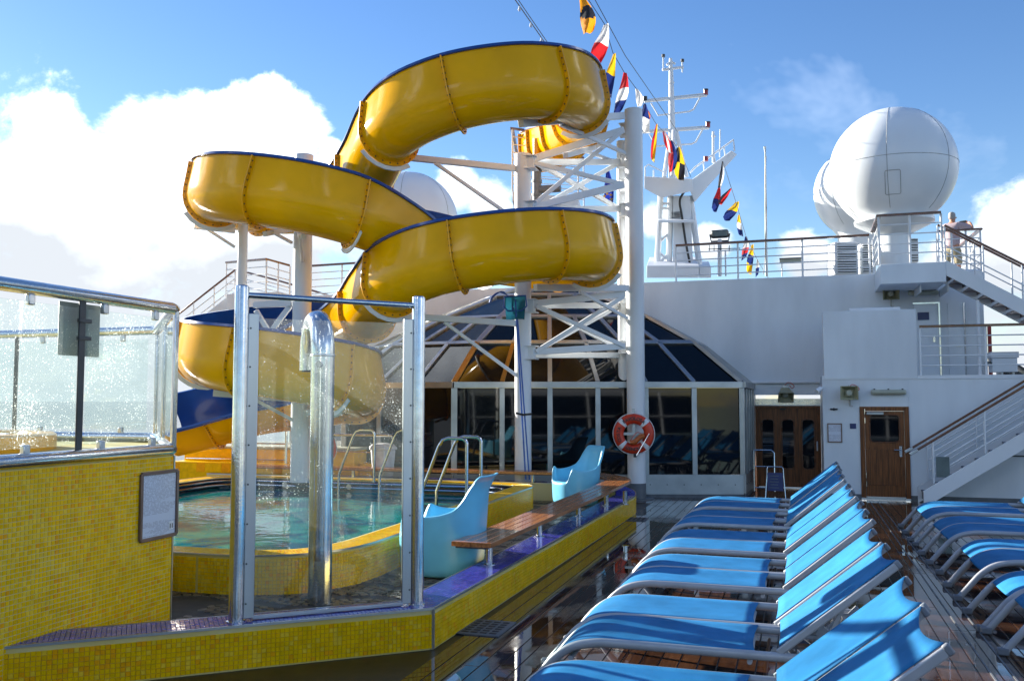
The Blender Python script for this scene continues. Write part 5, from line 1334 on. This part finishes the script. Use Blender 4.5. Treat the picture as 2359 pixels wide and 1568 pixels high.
# hatch on the big one
fx = V((-c1.x, -c1.y, 0)).normalized(); sx_ = V((-fx.y, fx.x, 0)); hb = MB()
hp = []
rr_ = rounded_rect(0, -.42*r1, .155, .24, .03, 0, 3)
for p in [rr_[i].lerp(rr_[(i+1) % len(rr_)], t/6) for i in range(len(rr_)) for t in range(6)]:
    q = fx*sqrt(max(0, r1*r1-p.x**2-p.z**2))+sx_*p.x+V((0, 0, p.z)); hp.append(c1+q.normalized()*(r1*1.004))
hb.tube(hp, .006, 4, closed=True).build('hatch_seam', 'seam_grey', rg)
pg = thing('radome_pedestal', 'white round pedestal and dish collar under the big radome', 'pedestal', (c1.x, c1.y, 4.5))
zc = ad(2056, 540, d1).z; z0_ = 4.5
MB().lathe([(.32, z0_), (.32, zc-.02), (.80, zc+.22), (.86, zc+.26), (.86, zc+.33), (.80, zc+.34)], (c1.x, c1.y, 0), 40).build('column', 'radome_white', pg)
MB().lathe([(.70, zc+.341), (.70, zn-.02)], (c1.x, c1.y, 0), 10).build('gap_ring', 'dark_metal', pg); MB().lathe([(.80, zn-.06), (.80, zn+.03)], (c1.x, c1.y, 0), 12).build('collar', 'white_paint', pg)
c2 = ad(1986, 442, 26.5); radome(c2, 108*26.5/2100, ad(1986, 560, 26.5).z-.6, 'white radome half hidden behind the big globe on the right', radians(-70))
c3 = ad(940, 512, 25); g3 = radome(c3, 116*25/2100, 4.5, 'white radome standing behind the slide, left of the tower', radians(-75))
def louvre(u0, v0, u1, v1, d, label, nl=12):
    a, b_ = ad(u0, v1, d), ad(u1, v0, d); g = thing('vent_housing', label, 'vent', (a+b_)/2-V((0, 0, (b_.z-a.z)/2)), 'louvred white vent housings on the top deck')
    ww = b_-a; ww.z = 0; W = ww.length; t = ww.normalized(); n = V((t.y, -t.x, 0)); R = Matrix((t, -n, V((0, 0, 1)))).transposed(); c = (a+b_)/2; hh = b_.z-a.z
    MB().box(c-n*.3, (W, .55, hh), R).build('housing', 'white_paint', g, bevel=.03)
    for k in range(nl):
        MB().box(c+n*.0+V((0, 0, -hh*.42+hh*.84*k/(nl-1)))-n*.016, (W*.78, .03, .018), R).build('slot', 'dark_metal', g)
        MB().box(c+V((0, 0, -hh*.42+hh*.84*k/(nl-1)+.02))-n*.005, (W*.80, .04, .022), R).build('louvre', 'white_paint', g)
louvre(1925, 556, 1978, 632, 20.6, 'white louvred vent housing under the left edge of the big radome')
louvre(1986, 560, 2018, 630, 20.9, 'narrow white louvred vent housing left of the radome pedestal')
louvre(2092, 548, 2117, 604, 20.9, 'small white louvred vent housing right of the radome pedestal', 9)

# ------------------------------------------------------------------ mast, aerials, lamps
mast = thing('ship_mast', 'white lattice signal mast with yards and lamps on the top deck', 'mast', ad(1560, 634, 30))
md = 30
def mb_(pts, r=.045, nm='spar', m='white_paint', n=8): MB().tube([ad(u, v, md+(e[0] if e else 0)) for u, v, *e in pts], r, n).build(nm, m, mast)
MB().tube([ad(1549, 412, md), ad(1548, 290, md), ad(1546, 160, md), ad(1545, 135, md)], .1, 12, rs=[.13, .11, .07, .05]).build('pole', 'white_paint', mast)
mb_([(1526, 161), (1574, 155)], .05, 'yard'); mb_([(1536, 150), (1546, 142), (1556, 148)], .04, 'stay')
for u, v in ((1528, 128), (1572, 139)):
    mb_([(u, v+28), (u, v)], .025, 'aerial'); MB().cyl(ad(u, v+4, md), ad(u, v-2, md), .06, 10).build('aerial_head', 'dark_metal', mast)
for (u0, v0, u1, v1) in ((1484, 234, 1628, 220), (1480, 305, 1633, 295)):
    mb_([(u0, v0), (u1, v1)], .05, 'yard'); mb_([(u0+4, v0-4), (u1-8, v1-4)], .02, 'rail')
    MB().cyl(ad(u1-2, v1-1, md), ad(u1-2, v1-11, md), .075, 12).build('lamp', 'red_lamp', mast); MB().cyl(ad(u1-2, v1-11, md), ad(u1-2, v1-14, md), .085, 12).build('lamp_cap', 'black', mast)
    MB().cyl(ad(u0+2, v0-1, md), ad(u0+2, v0-11, md), .075, 12).build('lamp', 'black', mast)
    mb_([(u0+16, v0+4), (u0+32, v0+32), (u1-40, v1+37), (u1-30, v1+32), (u1-14, v1+3)], .03, 'bracket')
mb_([(1547, 292), (1530, 408)], .07, 'leg'); mb_([(1556, 296), (1582, 408)], .07, 'leg'); mb_([(1552, 300, -.8), (1548, 405, -1.2)], .06, 'leg')
for v in (190, 240, 265, 285): mb_([(1540, v+3), (1553, v)], .035, 'step')
def mslab(pts, d, t, nm, m='white_paint'):
    MB().slab([ad(u, v, d) for u, v in pts], ad(1560, 400, d+t)-ad(1560, 400, d)).build(nm, m, mast, bevel=.01)
mslab([(1484, 407), (1596, 413), (1596, 440), (1524, 456), (1484, 434)], md-1.2, 2.4, 'top_platform')
mslab([(1596, 413), (1686, 347), (1698, 356), (1632, 428), (1600, 466), (1590, 440)], md-.35, .7, 'wing')
mb_([(1590, 398), (1602, 385), (1690, 322), (1692, 348)], .03, 'rail')
for u, v in ((1620, 372), (1645, 354), (1668, 338)): mb_([(u, v), (u+4, v+34)], .022, 'post')
mb_([(1643, 303), (1643, 375)], .04, 'aerial'); mb_([(1659, 298), (1658, 362)], .02, 'aerial'); mb_([(1640, 314), (1648, 314)], .04, 'aerial_head')
MB().cyl(ad(1626, 371, md), ad(1626, 361, md), .08, 12).build('lamp', 'red_lamp', mast)
mb_([(1486, 385), (1494, 379), (1528, 396)], .025, 'rail'); mb_([(1486, 385), (1486, 407)], .025, 'post'); mb_([(1506, 392), (1506, 408)], .025, 'post')
for (a, b_) in (((1522, 450), (1514, 616)), ((1590, 452), (1612, 616)), ((1545, 452), (1541, 616))): mb_([a, b_], .10, 'tower_leg')
mslab([(1551, 452), (1590, 452), (1597, 616), (1550, 616)], md-.3, .6, 'column')
mslab([(1516, 507), (1600, 507), (1601, 513), (1516, 513)], md-.9, 1.8, 'mid_platform')
for (a, b_) in (((1520, 480), (1548, 480)), ((1517, 560), (1548, 530)), ((1516, 580), (1548, 605)), ((1518, 470), (1590, 466)), ((1516, 610), (1548, 575)), ((1594, 470), (1604, 520)), ((1600, 520), (1612, 600))): mb_([a, b_], .045, 'brace')
for k in range(5): MB().box(ad(1559, 489+k*3, md-.33), (.34, .02, .02)).build('vent_slot', 'dark_metal', mast)
mslab([(1490, 612), (1610, 612), (1610, 640), (1490, 640)], md-1.5, 3, 'base_box'); mslab([(1611, 616), (1638, 616), (1638, 640), (1611, 640)], md-1, 2, 'base_locker')
MB().tube(spline([ad(u, v, md-.5) for u, v in ((1578, 440), (1568, 455), (1566, 470), (1570, 492), (1574, 520), (1580, 560), (1590, 610))], 4), .04, 6).build('cable', 'caulk', mast)
g = thing('whip_aerial', 'tall thin white whip aerial standing alone on the top deck', 'aerial', ad(1766, 636, 22))
MB().tube([ad(1766, 636, 22), ad(1765, 560, 22), ad(1763, 352, 22), ad(1762, 338, 22)], .03, 8, rs=[.035, .03, .018, .03]).build('rod', 'aluminium', g)
MB().tube(spline([ad(u, v, 21.97) for u, v in ((1758, 632), (1762, 600), (1763, 540), (1766, 480), (1763, 420), (1765, 360))], 4), .008, 6).build('cable', 'black', g)
g = thing('floodlight', 'dark rectangular floodlight on a white post above the railing', 'floodlight', ad(1659, 636, 21.5))
q = ad(1658, 539, 21.5); MB().box(q, (.42, .14, .20)).build('lamp_body', 'dark_metal', g, bevel=.05); MB().box(q+V((0, -.075, 0)), (.35, .02, .14)).build('lens', 'grey_plate', g, bevel=.02)
MB().tube([ad(1658, 636, 21.5), ad(1658, 551, 21.5)], .05, 10).build('post', 'white_paint', g); MB().tube([q+V((-.23, 0, 0)), q+V((-.2, 0, -.17)), q+V((.2, 0, -.17)), q+V((.23, 0, 0))], .02, 6).build('yoke', 'dark_metal', g)
g = thing('yagi_aerial', 'dark yagi aerial on a post below the floodlight', 'aerial', ad(1670, 636, 21.3))
MB().tube([ad(1632, 574, 21.3), ad(1705, 572, 21.3)], .012, 6).build('boom', 'dark_metal', g)
for u in (1634, 1645, 1660, 1680, 1700): MB().tube([ad(u, 579, 21.3), ad(u, 565, 21.3)], .010, 6).build('element', 'dark_metal', g)
MB().tube([ad(1672, 636, 21.3), ad(1671, 576, 21.3)], .02, 8).build('post', 'white_paint', g)
for (u0, u1, v, lab) in ((1797, 1845, 601, 'small grey lamp box on the railing right of the whip aerial'), (796, 830, 650, 'small lamp box with a striped top on the upper left railing')):
    g = thing('rail_lamp', lab, 'lamp', ad((u0+u1)/2, v+34, 21.2)); q = ad((u0+u1)/2, v, 21.2); W = (u1-u0)*21.2/2100
    MB().box(q, (W, .12, .10)).build('lamp_body', 'lamp_beige', g, bevel=.01); MB().box(q+V((0, -.01, .058)), (W*1.03, .16, .014)).build('cover', 'seam_grey', g)
    MB().tube([q+V((-W*.4, 0, -.05)), q+V((-W*.4, 0, -.36))], .014, 6).build('post', 'white_paint', g)

# ------------------------------------------------------------------ signal flags and their lines
def flag(u0, v0, u1, v1, wpx, cols, d, label, mode='bands', ph=0):
    a, b_ = ad(u0, v0, d), ad(u1, v1, d); W = wpx*d/2100; L_ = (b_-a).length; ax_ = (b_-a).normalized(); sd_ = V((cos(PS), sin(PS), 0)); nr = V((-sin(PS), cos(PS), 0))
    nu, nv = 8, 16; m = MB(); rows = []
    for i in range(nv+1):
        f = i/nv; sw = (.30+.70*min(1, f*2.0))*(1-.25*max(0, f-.7)/.3)
        rows.append([a+ax_*(L_*f)+sd_*(W*(j/nu-.5)*sw*1.1+W*.2*sin(3*f+ph))+nr*(W*.30*sin(j/nu*5+f*4+ph)*(.3+f))+ax_*(L_*.22*(j/nu-.5)*(f-.15)*(1 if ph > .7 else -1)) for j in range(nu+1)])
    m.grid(rows)
    m.m = []
    for i in range(nv):
        for j in range(nu):
            if mode == 'bands': k = min(len(cols)-1, int(i/nv*len(cols)))
            elif mode == 'long': k = min(len(cols)-1, int(j/nu*len(cols)))
            elif mode == 'quarter': k = (int(i >= nv/2)+int(j >= nu/2)) % 2
            elif mode == 'dot': k = 1 if (hypot((i-nv*.42)/nv*L_, (j-nu/2)/nu*W) < .16) else 0
            m.m.append(k)
    o = m.build('signal_flag', ['flag_'+c for c in cols], None, fix=False)
    return tag(o, label, 'flag', 'signal flags strung from the mast')
flag(1340, -6, 1355, 76, 34, ['orange', 'black'], 19, 'orange signal flag with a black ball at the top edge of the view', 'dot')
flag(1391, 56, 1373, 148, 32, ['white', 'red'], 19.5, 'white over red signal flag beside the top of the slide', 'bands', 1)
flag(1412, 124, 1404, 220, 20, ['yellow', 'navy'], 20, 'yellow over navy signal flag right of the slide', 'bands', 2)
flag(1438, 168, 1424, 262, 24, ['red', 'white', 'navy'], 20.6, 'red white and navy signal flag just left of the pole top', 'bands', .5)
flag(1466, 205, 1474, 245, 16, ['white'], 21.3, 'white tip of a signal flag behind the pole top', 'bands', 0)
flag(1481, 240, 1490, 303, 20, ['navy', 'white'], 22, 'navy and white signal flag right of the pole top', 'bands', 1.4)
flag(1487, 250, 1495, 276, 9, ['red', 'yellow', 'red'], 22.4, 'small red and yellow signal flag right of the pole top', 'long', 0)
flag(1511, 286, 1505, 369, 11, ['red', 'yellow'], 24, 'narrow red and yellow signal flag between pole and mast', 'long', 2)
flag(1526, 303, 1545, 350, 14, ['red', 'white', 'red'], 25.5, 'red and white signal flag in front of the mast', 'long', 1)
flag(1544, 324, 1549, 394, 20, ['red', 'navy'], 27, 'red and navy signal flag in front of the mast', 'long', .3)
flag(1558, 340, 1568, 411, 24, ['black', 'yellow'], 28, 'black and yellow quartered signal flag in front of the mast', 'quarter', 1.1)
flag(1665, 372, 1657, 436, 10, ['black', 'white'], 28, 'narrow black and white signal flag under the mast wing', 'long', 0)
flag(1654, 433, 1646, 485, 16, ['red', 'navy'], 27.5, 'red and navy signal flag hanging under the mast wing', 'bands', .8)
flag(1681, 434, 1660, 470, 14, ['black', 'red'], 27, 'black and red signal flag right of the mast', 'long', 2)
flag(1694, 465, 1675, 506, 24, ['yellow', 'navy'], 26.5, 'yellow and navy signal flag low right of the mast', 'bands', 1)
flag(1700, 495, 1708, 542, 11, ['yellow', 'white', 'navy'], 26, 'yellow white and navy signal flag above the floodlight', 'bands', 2.2)
flag(1718, 545, 1713, 597, 14, ['navy', 'white', 'red', 'navy'], 25.5, 'navy white and red signal flag behind the railing', 'bands', .2)
flag(1731, 563, 1727, 628, 14, ['yellow', 'navy', 'yellow'], 25, 'yellow and navy signal flag behind the railing', 'bands', 1.7)
flag(1744, 597, 1744, 636, 8, ['white', 'navy'], 24.5, 'lowest white signal flag behind the railing', 'bands', .6)
ef = flag(1396, 392, 1405, 472, 20, ['eu'], 24, 'blue flag with yellow stars behind the tower braces', 'bands', .9)
sb = MB(); sb.smooth = False
for k, (u, v) in enumerate(((1392, 452), (1397, 461), (1402, 466), (1408, 459), (1407, 449), (1399, 446))):
    c_ = ad(u, v, 23.84); R5 = [c_+V((cos(PS), sin(PS), 0))*(sin(pi*i/5)*(.055 if i % 2 == 0 else .022))+V((0, 0, cos(pi*i/5)*(.055 if i % 2 == 0 else .022))) for i in range(10)]
    sb.slab(R5, V((-sin(PS), cos(PS), 0))*.004)
so2 = sb.build('star', 'flag_yellow', ef)
def line(pts, r, label):
    o = MB().tube(pts, r, 5).build('halyard', 'dark_metal', None); return tag(o, label, 'line', 'lines overhead')
line([ad(u, v, d) for u, v, d in ((1336, -30, 18.5), (1392, 55, 19.5), (1412, 122, 20), (1438, 167, 20.6), (1466, 205, 21.3), (1484, 240, 22), (1511, 285, 24), (1546, 322, 27), (1562, 341, 28), (1592, 408, 29.5))], .008, 'thin line carrying the signal flags past the pole top')
line([ad(1360, -20, 18.6), ad(1440, 128, 21), ad(1562, 305, 29)], .009, 'plain stay wire above the flags running down to the mast')
line([ad(1665, 372, 28), ad(1694, 462, 26.5), ad(1718, 543, 25.5), ad(1745, 600, 24.5), ad(1770, 640, 24)], .008, 'thin line carrying the lower signal flags right of the mast')
bl = thing('light_string', 'overhead wire with small white bulbs above the slide', 'light string', ad(1180, -10, 13))
A_, B_ = ad(1180, -10, 15), ad(1400, 290, 23.5)
MB().tube([A_, A_.lerp(B_, .5)-V((0, 0, .1)), B_], .010, 5).build('wire', 'dark_metal', bl); MB().tube([A_+V((.03, 0, .03)), A_.lerp(B_, .5)-V((-.03, 0, .07)), B_+V((.03, 0, .03))], .008, 5).build('wire', 'dark_metal', bl)
for k in range(12):
    f = .05+k*.085; q = A_.lerp(B_, f)-V((0, 0, .1*(1-abs(2*f-1))+.04)); MB().lathe([(.012, .03), (.02, 0), (.028, -.03), (.012, -.055)], q, 10).build('bulb', 'white_tape', bl)

# ------------------------------------------------------------------ upper left stairs and rails
LYY = 20.3
a, b_, c = ay(523, 604, LYY), ay(614, 597, LYY-.9), ay(668, 611, LYY-.2)
def pt(u, v, y): return ay(u, v, y)
railing('white angled railing with dark hand rail left of the left white pole', [pt(522, 605, 20.2), pt(614, 597, 19.6), pt(668, 612, 19.9)], .92, 4, [2, 2])
railing('white railing with dark hand rail between the left white pole and the coils', [pt(712, 613, 20.7), pt(866, 603, 20.7)], .90, 4, [2])
railing('second white railing with dark hand rail sloping down behind the left poles', [pt(548, 622, 21.6), pt(640, 646, 21.3), pt(770, 684, 21.0)], .6, 2, [1, 2])
f_ = pt(395, 800, 19.7); h_ = pt(538, 690, 19.7)
stair('upper left white stair with brown treads running down to the left', f_, h_, .9, 9, 'upper_stair', 'wood_rail', False)
stair_rail('sloping railing of the upper left stair with a wooden hand rail', f_+V((0, .05, .1)), h_+V((0, .05, .1)), .66, 2, 3, 0)
g = thing('stair_landing', 'white boxed landing at the head of the upper left stair', 'landing', pt(560, 740, 19.7))
a, c = pt(521, 712, 19.6), pt(640, 672, 19.6); MB().box2((a.x, 19.6, a.z), (c.x, UY-.003, c.z)).build('box_body', 'wall_paint', g, bevel=.01)
# white band of the deck edge and wall behind the left coils
g = thing('deck_ledge', 'white ledge of the deck behind the lower left coil', 'deck', pt(470, 885, 19.9))
a, c = pt(300, 893, 19.9), pt(700, 873, 19.9); MB().box2((-14.5, 19.9, a.z-.02), (-8.0, UY-.004, c.z)).build('slab', 'white_paint', g, bevel=.01)
lattice = thing('grille_gate', 'steel bar grille standing on the blue trough behind the lower coil', 'grille', pt(480, 940, 18.6))
for k, u in enumerate((444, 454, 461, 468, 475, 482, 489, 496)):
    q0, q1 = pt(u, 962-.6*(u-444), 18.9), pt(u, 878, 18.9); MB().cyl(q0, q1, .032 if k in (0, 7) else .012, 8).build('bar', 'steel', lattice)
MB().cyl(pt(444, 880, 18.9), pt(496, 882, 18.9), .012, 8).build('rail', 'steel', lattice)

# ------------------------------------------------------------------ the man on the side landing
def skin_mesh(name, verts, edges, radii, m, parent, lv=2):
    me = bpy.data.meshes.new(name); me.from_pydata([tuple(v) for v in verts], edges, []); me.materials.append(MT[m])
    o = bpy.data.objects.new(name, me); C.objects.link(o); o.parent = parent
    sk = o.modifiers.new('skin', 'SKIN'); sk.use_smooth_shade = True
    for i, r in enumerate(radii):
        me.skin_vertices[0].data[i].radius = r if isinstance(r, tuple) else (r, r)
    me.skin_vertices[0].data[0].use_root = True
    su = o.modifiers.new('subdivision', 'SUBSURF'); su.levels = su.render_levels = lv
    return o
mp_ = ad(2197, 625, 21.2); fz = ad(2197, 620, 21.2).z
head_z = ad(2197, 488, 21.2).z
hgt = 1.78; base = V((mp_.x, mp_.y, head_z-hgt))
man = thing('person', 'man in a pink shirt and khaki shorts taking a photo at the rail', 'person', base); man.rotation_euler = (0, 0, radians(-28))
# local axes: faces +y, x right
bv = [(0, 0, .93), (0, 0, 1.10), (0, .01, 1.30), (0, 0, 1.46), (0, .01, 1.54), (0, .03, 1.63), (0, .03, 1.71),
      (.09, 0, .88), (.11, .01, .50), (.12, -.01, .10), (.13, .12, .04), (-.09, 0, .88), (-.11, .01, .50), (-.12, -.01, .10), (-.13, .12, .04),
      (.20, .0, 1.42), (.40, .13, 1.36), (.28, .36, 1.52), (.22, .42, 1.55), (-.20, .0, 1.42), (-.30, .16, 1.22), (-.10, .36, 1.48), (-.04, .42, 1.54)]
be = [(0, 1), (1, 2), (2, 3), (3, 4), (4, 5), (5, 6), (0, 7), (7, 8), (8, 9), (9, 10), (0, 11), (11, 12), (12, 13), (13, 14), (3, 15), (15, 16), (16, 17), (17, 18), (3, 19), (19, 20), (20, 21), (21, 22)]
br = [(.14, .10), (.135, .10), (.15, .11), (.11, .08), .052, (.078, .10), (.07, .09), .085, .058, .04, .035, .085, .058, .04, .035, .055, .042, .032, .036, .055, .042, .032, .036]
skin_mesh('body', bv, be, br, 'skin', man)
skin_mesh('shirt', [(0, 0, .90), (0, 0, 1.12), (0, .01, 1.32), (0, 0, 1.47), (.21, .0, 1.43), (.38, .115, 1.37), (-.21, 0, 1.43), (-.28, .12, 1.27)], [(0, 1), (1, 2), (2, 3), (3, 4), (4, 5), (3, 6), (6, 7)], [(.175, .135), (.175, .14), (.185, .14), (.12, .09), .08, .075, .08, .075], 'shirt_pink', man)
skin_mesh('shorts', [(0, 0, .96), (0, 0, .88), (.10, 0, .78), (.115, .01, .50), (-.10, 0, .78), (-.115, .01, .50)], [(0, 1), (1, 2), (2, 3), (1, 4), (4, 5)], [(.165, .13), (.16, .13), .105, .095, .105, .095], 'shorts_khaki', man)
skin_mesh('hair', [(0, -.028, 1.585), (0, -.018, 1.66), (0, .012, 1.735), (0, .02, 1.762)], [(0, 1), (1, 2), (2, 3)], [(.062, .055), (.084, .085), (.084, .10), (.05, .07)], 'hair_grey', man)
MB().box(base+V((0, 0, 0)), (.01, .01, .01)) 
cm_ = bpy.data.objects.new('camera_held', MB().box((.09, .46, 1.575), (.14, .05, .085)).mesh('camera_held', 'black')); C.objects.link(cm_)
cm_.location = base; cm_.rotation_euler = man.rotation_euler; tag(cm_, 'small black camera held up by the man in the pink shirt', 'camera')
for s_ in (-1, 1):
    MB().box(base+V((s_*.125, .05, .035)), (.09, .27, .07)).build('shoe', 'black', man, bevel=.02)
    for e_ in (0,):
        o = MB().lathe([(.008, 0), (.016, .01), (.010, .03)], base+V((s_*.082, .03, 1.62)), 8).build('ear', 'skin', man)
# two fingers-and-thumb hands round the camera
for s_, hx_ in ((1, .19), (-1, -.01)):
    for k in range(4): MB().tube([base+V((hx_+.0, .43, 1.60-.018*k)), base+V((hx_-s_*.03, .475, 1.602-.018*k)), base+V((hx_-s_*(.065-.006*k), .485, 1.60-.018*k))], .008, 6).build('finger', 'skin', man)
    MB().tube([base+V((hx_, .42, 1.56)), base+V((hx_-s_*.03, .425, 1.535)), base+V((hx_-s_*.055, .44, 1.53))], .009, 6).build('thumb', 'skin', man)
